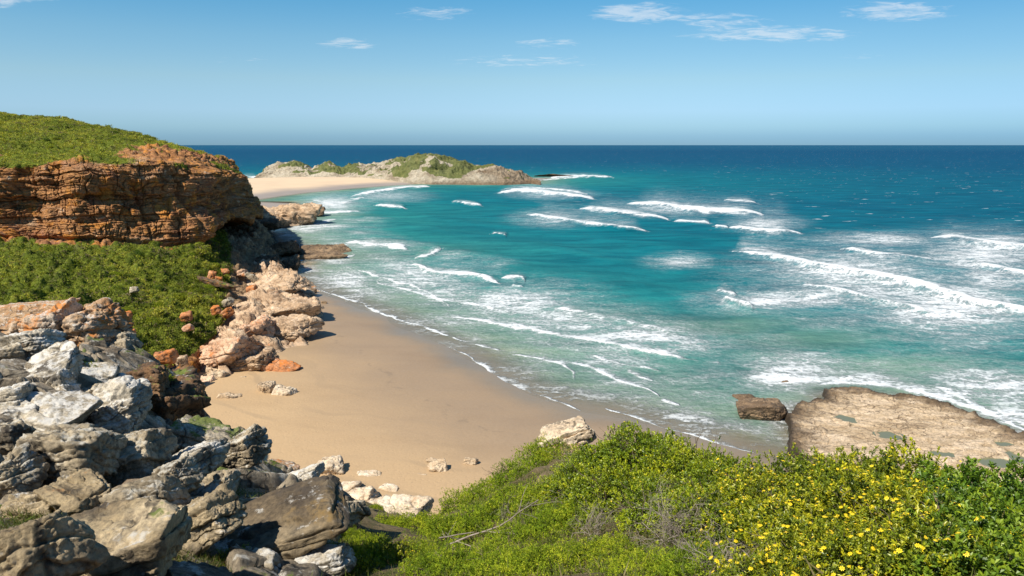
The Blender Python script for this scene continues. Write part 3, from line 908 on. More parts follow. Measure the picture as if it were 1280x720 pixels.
V = V + Nf * (soft * veg * np.where(Vp > 5, 0.9, 1.7) * hum + rough * (1 - 0.65 * np.exp(-((Vp - 5.15) / 0.35) ** 2)) * (1.2 * (1 - np.clip(f1 / 0.6, 0, 1) ** 2) * (0.3 + cid) + (0.35 + 0.65 * sstep(V[:, 2] * 0 + Vp, 5.9, 5.0 - 4)) * 0.9 * b4 - 0.2 * (1 - g4) + 1.1 * fbm(V / 6.0 + 21, 5)))[:, None]
m, h, b = new_mat('headland_ground')
P = h.node('ShaderNodeNewGeometry').outputs['Position']
wp = h.vmath('ADD', P, h.vmath('SCALE', h.noisec(P, 0.25, 4), 2.4))
st1 = h.noise(h.mapping(wp, (0.09, 0.09, 0.42), rot=(0.02, 0.03, 0)), 1.0, 9, 0.70)
st2 = h.noise(h.mapping(wp, (0.22, 0.22, 1.3)), 1.0, 8, 0.70)
big = h.noise(P, 0.09, 6, 0.62)
rock = h.ramp(st1, [(0.30, (0.060, 0.030, 0.016)), (0.42, (0.22, 0.10, 0.042)), (0.50, (0.45, 0.22, 0.085)), (0.57, (0.32, 0.165, 0.08)), (0.66, (0.52, 0.34, 0.20)), (0.8, (0.56, 0.45, 0.33))])
rock = h.mix(h.step(big, 0.50, 0.64), rock, h.ramp(st2, [(0.3, (0.13, 0.055, 0.03)), (0.5, (0.30, 0.13, 0.065)), (0.7, (0.46, 0.28, 0.16))]))
rock = h.mix(h.math('MULTIPLY', h.step(h.noise(P, 0.32, 8, 0.7), 0.60, 0.68), 0.85), rock, (0.56, 0.42, 0.29))
rock = h.mix(h.math('MULTIPLY', h.step(h.noise(h.mapping(P, (0.5, 0.5, 0.16), loc=(3, 1, 2)), 1.0, 7, 0.68), 0.58, 0.68), 0.8), rock, (0.055, 0.035, 0.022))
rock = h.mix(h.math('MULTIPLY', h.step(h.noise(h.mapping(P, loc=(30, 7, 1)), 0.22, 8, 0.7), 0.52, 0.60), 0.8), rock, (0.54, 0.225, 0.045))
rock = h.mix(0.75, rock, h.ramp(h.noise(P, 1.6, 9, 0.75), [(0.3, (0.45, 0.42, 0.40)), (0.5, (1, 1, 1)), (0.7, (1.45, 1.4, 1.3))]), 'MULTIPLY')
shr = h.ramp(h.noise(wp, 0.16, 8, 0.65), [(0.3, (0.12, 0.075, 0.045)), (0.5, (0.29, 0.19, 0.105)), (0.7, (0.44, 0.31, 0.19))])
shr = h.mix(0.7, shr, h.ramp(h.noise(P, 1.3, 8, 0.72), [(0.3, (0.5, 0.48, 0.46)), (0.5, (1, 1, 1)), (0.7, (1.4, 1.35, 1.28))]), 'MULTIPLY')
sepz = h.node('ShaderNodeSeparateXYZ')
h.put(sepz.inputs[0], P)
tide = h.step(h.math('ADD', sepz.outputs[2], h.math('MULTIPLY', h.noise(P, 0.3, 4), 2.0)), 3.2, 1.6)
shr = h.mix(h.math('MULTIPLY', tide, 0.75), shr, (0.07, 0.05, 0.032))
rock = h.mix(h.step(h.attr('shore_rock'), 0.2, 0.7), rock, shr)
grn = h.ramp(h.noise(P, 0.35, 7, 0.65), [(0.3, (0.045, 0.065, 0.009)), (0.5, (0.12, 0.15, 0.016)), (0.7, (0.22, 0.23, 0.032))])
grn = h.mix(h.math('MULTIPLY', h.step(h.noise(P, 0.14, 6, 0.7), 0.58, 0.68), 0.5), grn, (0.13, 0.105, 0.055))
vmask = h.step(h.math('ADD', h.attr('veg'), h.math('MULTIPLY', h.math('SUBTRACT', h.noise(P, 0.8, 6, 0.7), 0.5), 0.9)), 0.42, 0.58)
h.put(b.inputs['Base Color'], h.mix(vmask, rock, grn))
b.inputs['Roughness'].default_value = 0.95
b.inputs['Specular IOR Level'].default_value = 0.15
nb = h.bump(h.math('ADD', st1, h.math('MULTIPLY', st2, 0.7)), 0.9, 0.9)
nb = h.bump(h.noise(P, 1.2, 10, 0.72), 0.9, 0.6, nb)
h.put(b.inputs['Normal'], nb)
M['headland'] = m
head = link('headland', mesh_np('headland', V, grid_faces(NU, NV), attrs={'veg': veg, 'shore_rock': shoremask}), m)
tag(head, kind='structure')


# --- scrub and grass on the headland, too dense to count: leaf tufts growing out of the slopes
def leaf_tufts(C, Nn, size, per, colr, width=0.30, spread=0.55):
    """per three-cornered leaf sprays at every centre"""
    n = len(C)
    Cn = np.repeat(C, per, 0)
    Nr = np.repeat(Nn, per, 0)
    S = np.repeat(size, per)
    k = n * per
    d = rng.normal(size=(k, 3)) * 0.75 + Nr * 0.85
    d /= np.linalg.norm(d, axis=1)[:, None]
    sd = np.cross(d, rng.normal(size=(k, 3)))
    sd /= np.linalg.norm(sd, axis=1)[:, None] + 1e-9
    base = Cn + rng.normal(size=(k, 3)) * (S * spread)[:, None] * np.array([1, 1, 0.4]) - Nr * (S * 0.15)[:, None]
    a = base - sd * (S * width)[:, None]
    c = base + sd * (S * width)[:, None]
    t = base + d * (S * rng.uniform(0.6, 1.2, k))[:, None] + sd * (S * rng.normal(0, 0.25, k))[:, None]
    mid = base + d * (S * 0.5)[:, None] + np.cross(d, sd) * (S * 0.1)[:, None]
    VV = np.stack([a, c, t], 1).reshape(-1, 3)
    FF = np.arange(3 * k).reshape(-1, 3)
    CC = np.repeat(np.repeat(colr, per, 0) * rng.uniform(0.75, 1.3, (k, 1)), 3, 0)
    return VV, FF, CC


def leaf_material(name, trans=0.35, rough=0.55, spec=0.3):
    m, h, out = new_mat(name, bsdf=False)
    b = h.node('ShaderNodeBsdfPrincipled')
    c = h.attrc('leaf_colour')
    rnd = h.node('ShaderNodeObjectInfo').outputs['Random']
    c = h.mix(1.0, c, h.ramp(rnd, [(0.0, (0.85, 0.92, 0.9)), (0.5, (1, 1, 1)), (1.0, (1.15, 1.08, 1.0))]), 'MULTIPLY')
    h.put(b.inputs['Base Color'], c)
    b.inputs['Roughness'].default_value = rough
    b.inputs['Specular IOR Level'].default_value = spec
    t = h.node('ShaderNodeBsdfTranslucent')
    h.put(t.inputs[0], h.mix(1.0, c, (1.7, 1.6, 0.7), 'MULTIPLY'))
    mx = h.node('ShaderNodeMixShader')
    mx.inputs[0].default_value = trans
    m.node_tree.links.new(b.outputs[0], mx.inputs[1])
    m.node_tree.links.new(t.outputs[0], mx.inputs[2])
    m.node_tree.links.new(mx.outputs[0], out.inputs[0])
    return m


M['leaf'] = leaf_material('glossy_leaf', 0.20, 0.42, 0.4)
M['scrub'] = leaf_material('scrub_leaf', 0.25, 0.7, 0.2)

VG = V.reshape(NU, NV, 3)
vegG = veg.reshape(NU, NV)
du = np.linalg.norm(np.gradient(VG, axis=0), axis=2)
dv = np.linalg.norm(np.gradient(VG, axis=1), axis=2)
wgt = (du * dv * np.clip(vegG - 0.35, 0, 1)).ravel()
idx = np.arange(NU * NV)
gu, gv = idx // NV, idx % NV
hid = (vv[gv] < 0.6) | (vv[gv] > 7.3) | (gu < 150)
wgt[hid] = 0
NT_ = 200000
pick = rng.choice(idx, NT_, p=wgt / wgt.sum())
Cc = V[pick] + rng.normal(size=(NT_, 3)) * np.array([0.35, 0.25, 0.03])
pn = fbm(Cc / 5.0, 3)
pn2 = perlin(Cc / 1.3 + 4)
pn3 = fbm(Cc / 16.0 + 12, 3)
t = np.clip(0.46 + 0.45 * pn + 0.55 * pn3 + 0.30 * pn2 + rng.normal(0, 0.13, NT_) + np.where(Cc[:, 2] > 34, 0.20, -0.08), 0, 1)[:, None]
ca, cb, cc_ = np.array([0.055, 0.080, 0.010]), np.array([0.175, 0.21, 0.020]), np.array([0.36, 0.345, 0.045])
colr = np.where(t < 0.5, ca + (cb - ca) * t * 2, cb + (cc_ - cb) * (t * 2 - 1))
drym = (rng.random(NT_) < 0.10 + 0.40 * sstep(fbm(Cc / 8.0 + 3, 4), 0.25, 0.6))[:, None]
colr = np.where(drym, np.array([0.17, 0.135, 0.075]), colr)
size = rng.uniform(0.16, 0.40, NT_) * (0.8 + 0.5 * (pn2 > 0.2))
v_, f_, c_ = leaf_tufts(Cc, np.array([[0, 0, 1.0]]).repeat(NT_, 0), size, 4, colr)
scrub = link('hillside_scrub', mesh_np('hillside_scrub', v_, f_, smooth=False, colors={'leaf_colour': c_}), M['scrub'])
tag(scrub, 'low green scrub covering the headland slopes above and below the cliff', 'scrub', kind='stuff')

# ------------------------------------------------------------------ island at the end of the spit
CREST = [(318, 226), (326, 219), (334, 210), (347, 204), (357, 205), (367, 201), (380, 206), (390, 212), (400, 208), (411, 203), (419, 208), (427, 212), (436, 209), (445, 206), (458, 208), (471, 206), (488, 201),
         (504, 197), (518, 195), (532, 194.3), (548, 196), (565, 199), (580, 203), (593, 208), (606, 208), (618, 208), (628, 212), (640, 216), (652, 216), (662, 222), (676, 231)]
FOOT = [(318, 224), (326, 223.5), (335, 223.5), (360, 224), (400, 224.5), (440, 225.5), (480, 227), (510, 229), (540, 230), (570, 230), (600, 230.5), (630, 230.5), (650, 230), (664, 229), (676, 231)]
nI, nJ = 700, 150
us = np.linspace(318, 676, nI)
cy_ = np.interp(us, [p[0] for p in CREST], [p[1] for p in CREST])
fy_ = np.interp(us, [p[0] for p in FOOT], [p[1] for p in FOOT])
footw = at_z(us, fy_, 0.6)
crestY = footw[:, 1] + 45 + 25 * np.sin(np.linspace(0, np.pi, nI))
crest = at_y(us, cy_, 1.0)
crest = np.stack([at_y(u_, c_y, Y_) for u_, c_y, Y_ in zip(us, cy_, crestY)])
tj = np.linspace(-0.08, 2.0, nJ)
IV = np.zeros((nI, nJ, 3))
for j, t in enumerate(tj):
    if t <= 1:
        s = max(t, 0) ** 0.72
        hh = s * (2 - s) * 0.5 + s * 0.5
        pt = footw + (crest - footw) * t
        pt[:, 2] = footw[:, 2] + (crest[:, 2] - footw[:, 2]) * hh + min(t, 0) * 60
    else:
        s = t - 1
        pt = crest.copy()
        pt[:, 1] += s * 110
        pt[:, 0] += s * -25
        pt[:, 2] = crest[:, 2] * (1 - s ** 1.5) - 3 * s
    IV[:, j] = pt
V = IV.reshape(-1, 3)
hgt = np.clip(V[:, 2] / 12.0, 0, 1)
amp = np.tile(np.where(tj < 1, np.clip(np.minimum(tj * 4, 1.0), 0, 1) * np.clip((1.03 - tj) * 5, 0.22, 1), 0.6), nI)
rg = ridged(V / np.array([26.0, 30.0, 22.0]), 5)
b5, g5 = beds(V[:, 0] + 4 * fbm(V / 20.0, 2), V[:, 2] + 0.35 * V[:, 0] + 3 * fbm(V / 25.0 + 1, 3), 5.0, 16.0, 9)
V[:, 2] += amp * (3.4 * (rg - 0.4) + 2.2 * b5 + 1.3 * ridged(V / 9.0 + 3, 3) - 0.9 + 0.9 * fbm(V / 6.0, 4))
V[:, 1] += amp * 5 * fbm(V / 24.0 + 5, 4)
ig = sstep(fbm(V / np.array([34.0, 30.0, 20.0]) + 3, 4) + 0.35 * (V[:, 2] - 10) / 12 + 0.45 * sstep(V[:, 0], -150, -60) - 0.35 * sstep(V[:, 0], -55, -10), 0.12, 0.42) * sstep(V[:, 2], 4, 8)
m, h, b = new_mat('island_stone')
P = h.node('ShaderNodeNewGeometry').outputs['Position']
wp = h.vmath('ADD', P, h.vmath('SCALE', h.noisec(P, 0.06, 4), 9.0))
n1 = h.noise(h.mapping(wp, (0.05, 0.04, 0.14), rot=(0.1, 0.35, 0)), 1.0, 9, 0.68)
rock = h.ramp(n1, [(0.3, (0.15, 0.11, 0.07)), (0.45, (0.31, 0.26, 0.185)), (0.58, (0.42, 0.365, 0.275)), (0.75, (0.52, 0.465, 0.37))])
sepz = h.node('ShaderNodeSeparateXYZ')
h.put(sepz.inputs[0], P)
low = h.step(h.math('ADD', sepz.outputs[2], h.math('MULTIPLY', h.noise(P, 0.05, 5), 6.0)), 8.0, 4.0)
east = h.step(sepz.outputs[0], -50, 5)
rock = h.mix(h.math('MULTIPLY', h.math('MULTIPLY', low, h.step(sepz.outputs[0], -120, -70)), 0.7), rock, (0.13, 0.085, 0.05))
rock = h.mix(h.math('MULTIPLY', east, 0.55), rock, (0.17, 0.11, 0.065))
rock = h.mix(0.7, rock, h.ramp(h.noise(P, 0.4, 8, 0.72), [(0.3, (0.5, 0.48, 0.46)), (0.5, (1, 1, 1)), (0.7, (1.35, 1.32, 1.28))]), 'MULTIPLY')
grn = h.ramp(h.noise(P, 0.16, 7, 0.7), [(0.3, (0.045, 0.062, 0.016)), (0.5, (0.10, 0.12, 0.028)), (0.7, (0.19, 0.18, 0.06))])
vm = h.step(h.math('ADD', h.attr('veg'), h.math('MULTIPLY', h.math('SUBTRACT', h.noise(P, 0.12, 8, 0.72), 0.5), 1.3)), 0.42, 0.60)
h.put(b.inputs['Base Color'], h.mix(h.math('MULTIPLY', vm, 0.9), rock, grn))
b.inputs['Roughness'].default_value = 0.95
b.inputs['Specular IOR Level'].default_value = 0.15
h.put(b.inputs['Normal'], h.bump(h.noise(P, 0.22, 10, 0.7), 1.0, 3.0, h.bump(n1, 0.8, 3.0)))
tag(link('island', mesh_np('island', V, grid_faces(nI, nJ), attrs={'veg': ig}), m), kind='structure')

# ------------------------------------------------------------------ wave-cut rock platform at the foot of the near slope
pv = np.array(platform)
x0, x1, y0, y1 = pv[:, 0].min() - 3, pv[:, 0].max() + 2, pv[:, 1].min() - 2, pv[:, 1].max() + 3
gx, gy = np.meshgrid(np.linspace(x0, x1, 560), np.linspace(y0, y1, 420), indexing='ij')
x, y = gx.ravel(), gy.ravel()
P3 = np.stack([x, y, 0 * x], -1)
sdp = poly_sd(x + 0.6 * perlin(P3 / 2.2), y + 0.6 * perlin(P3 / 2.2 + 8), [tuple(p) for p in pv])
zt = 1.15 + 0.10 * fbm(P3 / 6.0, 3)
# thin beds dipping gently, each ending in a small step
dipc = 0.55 * x + 0.83 * y + 2.2 * fbm(P3 / 11.0 + 3, 3)
st = dipc / 2.6
sf = st - np.floor(st)
plh, plg = plates(x + 0.5 * perlin(P3 / 1.7), y + 0.5 * perlin(P3 / 1.7 + 7), 2.6, 2.2, -0.55, 3)
pl2, pg2 = plates(x + 0.3 * perlin(P3 / 0.9), y, 0.9, 2.0, -0.55, 4)
zt += 0.34 * plh + 0.12 * pl2 - 0.22 * np.clip(1 - plg / 0.07, 0, 1) - 0.08 * np.clip(1 - pg2 / 0.10, 0, 1)
zt += 0.30 * (sf - 0.5) * (1 - sstep(sf, 0.88, 1.0)) + 0.09 * (hash_u(np.floor(st).astype(np.int64), np.floor(st).astype(np.int64)) - 0.5)
st = (0.7 * x - 0.72 * y + 1.5 * fbm(P3 / 5.0 + 6, 3)) / 1.1
sf = st - np.floor(st)
zt += 0.05 * (sf - 0.5)
zt += 0.09 * fbm(P3 / 0.9, 4)
f1, f2, cid = worley(P3 / np.array([3.4, 2.2, 1.0]) + 0.3 * np.stack([perlin(P3 / 1.5), perlin(P3 / 1.5 + 4), 0 * x], -1))
rimm = 1 - sstep(sdp, 0.0, 6.5)
zt += rimm * (0.32 * (cid - 0.4) + 0.10 * ridged(P3 / 2.0, 3)) - 0.22 * np.clip(1 - (f2 - f1) / 0.08, 0, 1) * (0.3 + rimm)
POOLS = [(1057, 523, 9, 5.5, 0.3), (1112, 545, 12, 5, -0.2), (1180, 568, 13, 3.5, -0.2), (1243, 578, 20, 4.5, 0.0), (1255, 555, 9, 2.5, 0.0), (1274, 574, 9, 7, 0.0)]
pool_w = []
for a, b_, rx_, ry_, an in POOLS:
    c = at_z(a, b_, 1.0)
    D_ = math.hypot(c[0], c[1])
    rx = rx_ / F * D_
    ry = ry_ / F * D_ * D_ / CAMZ
    pool_w.append((c, rx, ry, an))
    X, Y = x - c[0], y - c[1]
    Xr, Yr = X * math.cos(an) + Y * math.sin(an), -X * math.sin(an) + Y * math.cos(an)
    g = (Xr / rx) ** 2 + (Yr / ry) ** 2 + 0.75 * fbm(P3 / 1.3, 3)
    zt = np.where(g < 1.9, zt + (1.08 - zt) * (1 - sstep(g, 1.2, 1.9)), zt) - 0.45 * (1 - sstep(g, 0.6, 1.3))
zt = np.where(sdp > 0, zt * sstep(sdp, -0.02, 0.5) - 0.5 * (1 - sstep(sdp, 0, 0.5)), -1.6)
m, h, b = new_mat('platform_stone')
P = h.node('ShaderNodeNewGeometry').outputs['Position']
wp = h.vmath('ADD', P, h.vmath('SCALE', h.noisec(P, 0.4, 4), 1.6))
n1 = h.noise(h.mapping(wp, (0.10, 0.42, 1), rot=(0, 0, 0.52)), 1.0, 8, 0.66)
rock = h.ramp(n1, [(0.3, (0.22, 0.15, 0.09)), (0.45, (0.40, 0.30, 0.19)), (0.58, (0.52, 0.405, 0.28)), (0.75, (0.60, 0.48, 0.35))])
wet = h.step(h.math('ADD', h.attr('inland'), h.math('MULTIPLY', h.math('SUBTRACT', h.noise(P, 0.30, 7, 0.68), 0.5), 11.0)), 5.0, 0.8)
rock = h.mix(h.math('MULTIPLY', wet, 0.85), rock, h.ramp(h.noise(P, 1.0, 8, 0.7), [(0.35, (0.035, 0.024, 0.015)), (0.52, (0.10, 0.065, 0.035)), (0.72, (0.24, 0.155, 0.08))]))
rock = h.mix(0.7, rock, h.ramp(h.noise(P, 2.6, 9, 0.78), [(0.32, (0.4, 0.38, 0.35)), (0.5, (1, 1, 1)), (0.68, (1.4, 1.37, 1.32))]), 'MULTIPLY')
rock = h.mix(h.math('MULTIPLY', h.step(h.math('ADD', h.attr('inland'), h.math('MULTIPLY', h.noise(P, 1.2, 4), 1.0)), 1.7, 0.9), 0.85), rock, (0.035, 0.026, 0.018))
jt = h.voronoi(h.mapping(wp, (0.16, 0.55, 1), rot=(0, 0, 0.52)), 1.0, 'DISTANCE_TO_EDGE')
rock = h.mix(h.math('MULTIPLY', h.step(jt, 0.035, 0.0), 0.75), rock, (0.07, 0.048, 0.03))
thin = h.noise(h.mapping(wp, (0.22, 1.7, 1), rot=(0, 0, 0.52)), 1.0, 8, 0.70)
rock = h.mix(h.math('MULTIPLY', h.step(thin, 0.41, 0.33), 0.7), rock, (0.12, 0.08, 0.045))
h.put(b.inputs['Base Color'], rock)
h.put(b.inputs['Roughness'], h.math('SUBTRACT', 0.9, h.math('MULTIPLY', wet, 0.35)))
b.inputs['Specular IOR Level'].default_value = 0.25
h.put(b.inputs['Normal'], h.bump(h.noise(P, 1.6, 10, 0.72), 0.8, 0.35, h.bump(thin, 0.7, 0.25)))
M['platform'] = m
plat = link('rock_platform', mesh_np('rock_platform', np.stack([x, y, zt], -1), grid_faces(560, 420), attrs={'inland': sdp}), m)
tag(plat, 'broad flat tan rock platform washed by surf with shallow pools', 'rock platform')
m, h, b = new_mat('pool_water')
b.inputs['Base Color'].default_value = (0.15, 0.155, 0.085, 1)
b.inputs['Roughness'].default_value = 0.06
b.inputs['Specular IOR Level'].default_value = 0.4
POOLL = ['shallow tide pool beside the high seaward hump of the platform', 'small dark tide pool in the middle of the flat platform', 'narrow tide pool nearest the yellow flowering bushes',
         'largest pale tide pool near the right end of the platform', 'thin upper tide pool by the wet seaward edge', 'tide pool at the far right corner of the platform']
for (c, rx, ry, an), lb in zip(pool_w, POOLL):
    k = 40
    th = np.linspace(0, 2 * np.pi, k, endpoint=False)
    rr = 1.45 + 0.12 * np.sin(3 * th + c[0]) + 0.08 * np.sin(5 * th + c[1])
    ex, ey = rx * rr * np.cos(th), ry * rr * np.sin(th)
    X, Y = ex * math.cos(an) - ey * math.sin(an), ex * math.sin(an) + ey * math.cos(an)
    me = bpy.data.meshes.new('tide_pool')
    me.from_pydata([(a, b_, 0) for a, b_ in zip(X, Y)], [], [list(range(k))])
    o = link('tide_pool', me, m, loc=(c[0], c[1], 0.965))
    tag(o, lb, 'tide pool', 'tide pools on the rock platform')

# ------------------------------------------------------------------ rocks
_ico = {}


def ico(level):
    if level not in _ico:
        bm = bmesh.new()
        bmesh.ops.create_icosphere(bm, subdivisions=level, radius=1.0)
        bm.verts.ensure_lookup_table()
        _ico[level] = (np.array([v.co[:] for v in bm.verts]), np.array([[v.index for v in f.verts] for f in bm.faces]))
        bm.free()
    return _ico[level]


def rot_mat(rx, ry, rz):
    from mathutils import Euler
    return np.array(Euler((rx, ry, rz)).to_matrix())


def rock_mesh(name, seed, half, level=5, planes=13, sharp=16, flat=0.0, rough=0.10, bed=0.0, bed_dir=(0.1, 0.25, 1.0), crack=0.5, R_=None, boxy=True):
    """a weathered block: rounded many-faced solid, bedding ledges, cracks and fine pitting; half = half sizes in metres"""
    r = np.random.default_rng(seed)
    D, Fc = ico(level)
    n = r.normal(size=(planes, 3))
    n /= np.linalg.norm(n, axis=1)[:, None]
    if flat:
        n[0] = (r.normal(0, 0.12), r.normal(0, 0.12), 1)
        n[1] = (r.normal(0, 0.15), r.normal(0, 0.15), -1)
        n[:2] /= np.linalg.norm(n[:2], axis=1)[:, None]
    dd = r.uniform(0.72, 1.0, planes)
    if boxy:
        for i_, ax_ in enumerate(((1, 0, 0), (-1, 0, 0), (0, 1, 0), (0, -1, 0), (0, 0, 1), (0, 0, -1))):
            n[i_] = np.array(ax_) + r.normal(0, 0.17, 3)
            dd[i_] = r.uniform(0.74, 0.9)
        n[6:] /= np.linalg.norm(n[6:], axis=1)[:, None]
        dd[6:] = r.uniform(0.88, 1.08, planes - 6)
        n[:6] /= np.linalg.norm(n[:6], axis=1)[:, None]
    if flat:
        dd[:2] = 1 - flat * 0.35
    q_ = np.clip(D @ n.T / dd[None, :], 0, None)
    rad = (np.sum(q_ ** sharp, 1)) ** (-1.0 / sharp)
    rad = np.minimum(rad, 1.35)
    half = np.asarray(half, float)
    Vr = D * rad[:, None] * half
    sc = float(np.mean(half))
    o_ = r.uniform(-50, 50, 3)
    Nn = D / half
    Nn /= np.linalg.norm(Nn, axis=1)[:, None]
    mn = half.min()
    dsp = rough * 1.3 * mn * fbm(Vr / (0.9 * sc) + o_, 3)
    dsp += rough * 0.55 * mn * ridged(Vr / (0.42 * sc) + o_, 4) - rough * 0.4 * mn
    f1_, f2_, c_ = worley(Vr / (0.55 * sc) + o_ + 0.35 * np.stack([perlin(Vr / (0.4 * sc)), perlin(Vr / (0.4 * sc) + 5), perlin(Vr / (0.4 * sc) + 9)], -1))
    dsp += crack * mn * (0.16 * (c_ - 0.5) - 0.14 * np.clip(1 - (f2_ - f1_) / 0.10, 0, 1))
    f1_, f2_, c_ = worley(Vr / (0.24 * sc) + o_ + 9 + 0.4 * np.stack([perlin(Vr / (0.2 * sc)), perlin(Vr / (0.2 * sc) + 5), perlin(Vr / (0.2 * sc) + 9)], -1))
    dsp += crack * mn * (0.07 * (c_ - 0.5) - 0.07 * np.clip(1 - (f2_ - f1_) / 0.12, 0, 1) * (perlin(Vr / (0.7 * sc) + o_) > -0.1))
    if bed:
        bdv = np.array(bed_dir, float)
        bdv /= np.linalg.norm(bdv)
        s_ = (Vr @ bdv) / bed + 0.5 * fbm(Vr / (1.1 * sc) + o_, 3)
        li = np.floor(s_)
        fr = s_ - li
        dsp += bed * (0.75 * (hash_u(li.astype(np.int64), li.astype(np.int64) + seed) - 0.5) - 0.30 * np.clip(1 - np.minimum(fr, 1 - fr) / 0.14, 0, 1))
    dsp += 0.035 * mn * fbm(Vr / (0.12 * sc) + o_, 3)
    Vr = Vr + Nn * dsp[:, None]
    if R_ is not None:
        Vr = Vr @ R_.T
    return mesh_np(name, Vr, Fc)


# ------------------------------------------------------------------ near hillside the photographer stands on
CTRL_PX = [
    (0, 720, 5.0), (150, 720, 6), (300, 720, 7.5), (430, 720, 8.5), (600, 720, 8), (800, 720, 5.5), (1000, 720, 4.4), (1280, 720, 3.9), (1500, 720, 3.8), (-200, 720, 5),
    (0, 640, 7.5), (150, 640, 8.5), (300, 650, 9.5), (420, 665, 11), (-200, 620, 7.5),
    (0, 565, 11), (100, 570, 12), (200, 590, 12.5), (300, 608, 13), (380, 628, 13.5), (440, 655, 13.6), (-200, 540, 11),
    (0, 490, 17), (80, 490, 18), (150, 505, 19), (215, 478, 24), (0, 430, 23), (60, 425, 25), (120, 432, 26), (165, 446, 26), (-200, 420, 22),
    (250, 560, 22), (310, 575, 21),
    (520, 690, 12), (560, 650, 16), (620, 620, 18.5), (500, 650, 24), (520, 630, 28), (690, 575, 24), (720, 565, 24), (760, 580, 17), (830, 578, 14.5), (900, 598, 11.5),
    (1000, 612, 8.8), (1130, 622, 7.8), (1280, 632, 7.2), (1450, 640, 6.8), (700, 650, 12.5), (850, 650, 9), (1100, 668, 5.8), (650, 690, 9.5), (600, 630, 22), (650, 606, 23)]
CTRL = [tuple(at_y(a, b_, Y)) for a, b_, Y in CTRL_PX]
CTRL += [(-16, 33, 24), (-26, 36, 24), (-16, 45, 12), (-30, 60, 6), (-45, 42, 22), (-45, 20, 33), (-40, 5, 38), (-12, 31, 20), (-45, 72, -2), (-20, 72, -2), (0, 72, -2), (30, 72, -2), (48, 72, -2),
         (-8, 29, 19), (-5, 36, 8), (0, 50, 0), (5, 60, -1.5), (-4.2, 17.5, 27), (-3, 31, 15), (-2, 36, 14), (0, 45, 4), (2.6, 31, 22), (4, 42, 8), (5, 20, 29), (8, 28, 19), (12, 45, 4),
         (6, 13, 32.3), (12, 14, 32.5), (12, 20, 27), (20, 30, 17), (25, 45, 4), (30, 20, 28), (20, 10, 35), (35, 5, 38), (48, 30, 18), (48, 50, 4), (-1, 26, 21),
         (0, 0, 38.3), (0, -6, 39.5), (-10, 0, 38.6), (10, 0, 38.4), (0, 2.6, 37.7), (-20, -6, 39.5), (20, -6, 39), (48, -6, 39.5), (-45, -6, 40)]
CTRL = np.array(CTRL)


def rbf_fit(C):
    n = len(C)
    Rr = np.sqrt(((C[:, None, :2] - C[None, :, :2]) ** 2).sum(-1) + 0.8)
    A_ = np.zeros((n + 3, n + 3))
    A_[:n, :n] = Rr - 0.02 * np.eye(n)
    A_[:n, n] = 1
    A_[:n, n + 1:] = C[:, :2]
    A_[n:, :n] = A_[:n, n:].T
    rhs = np.zeros(n + 3)
    rhs[:n] = C[:, 2]
    return np.linalg.solve(A_, rhs)


RBF = rbf_fit(CTRL)


def near_z(x, y):
    x, y = np.atleast_1d(np.asarray(x, float)), np.atleast_1d(np.asarray(y, float))
    out = RBF[-3] + RBF[-2] * x + RBF[-1] * y
    for k in range(len(CTRL)):
        out = out + RBF[k] * np.sqrt((x - CTRL[k, 0]) ** 2 + (y - CTRL[k, 1]) ** 2 + 0.8)
    return out


def near_hit(px, py, ymin=2.5, ymax=70):
    """first meeting of a sight line with the near hillside"""
    Y = np.linspace(ymin, ymax, 3000)
    dx, dy, dz = ray(px, py)
    X = dx * Y / dy
    Z = CAMZ + dz * Y / dy
    below = np.where(Z < near_z(X, Y))[0]
    i = below[0] if len(below) else len(Y) - 1
    return np.array([X[i], Y[i], Z[i]])


gx, gy = np.meshgrid(np.linspace(-46, 48, 520), np.linspace(-6, 72, 440), indexing='ij')
x, y = gx.ravel(), gy.ravel()
P3 = np.stack([x, y, 0 * x], -1)
zn = near_z(x, y)
nd = np.clip((np.hypot(x, y) - 2) / 10, 0.15, 1)
pxg = 640 + F * x / np.maximum(y * CT + (zn - CAMZ) * -ST, 0.5)
stony = 1 - sstep(pxg + 40 * fbm(P3 / 3.0 + 7, 3), 380, 470)
f1, f2, cid = worley(np.stack([x, y, zn], -1) / 1.5 + 0.4 * np.stack([perlin(P3), perlin(P3 + 5), perlin(P3 + 9)], -1))
zn = zn + stony * nd * (0.9 * (cid - 0.5) - 0.5 * np.clip(1 - (f2 - f1) / 0.15, 0, 1))
zn = zn + nd * (0.35 * fbm(P3 / 3.0, 5) + 0.25 * ridged(P3 / 5.0 + 4, 3) - 0.35)
m, h, b = new_mat('hillside_ground')
P = h.node('ShaderNodeNewGeometry').outputs['Position']
n1 = h.noise(P, 0.9, 8, 0.66)
soil = h.ramp(n1, [(0.3, (0.05, 0.038, 0.02)), (0.5, (0.13, 0.10, 0.05)), (0.7, (0.25, 0.19, 0.11))])
ston = h.ramp(h.noise(P, 1.4, 9, 0.7), [(0.3, (0.12, 0.09, 0.06)), (0.5, (0.29, 0.22, 0.15)), (0.7, (0.42, 0.35, 0.26))])
nz = h.node('ShaderNodeSeparateXYZ')
h.put(nz.inputs[0], h.node('ShaderNodeNewGeometry').outputs['Normal'])
stee = h.step(h.math('ADD', nz.outputs[2], h.math('MULTIPLY', h.math('SUBTRACT', h.noise(P, 0.6, 6, 0.65), 0.5), 0.7)), 0.62, 0.46)
stee = h.math('MAXIMUM', stee, h.step(h.attr('stony'), 0.3, 0.7))
col = h.mix(stee, soil, ston)
gm = h.math('MULTIPLY', h.step(h.noise(h.mapping(P, loc=(4, 9, 2)), 0.5, 7, 0.66), 0.52, 0.62), h.math('SUBTRACT', 1.0, stee))
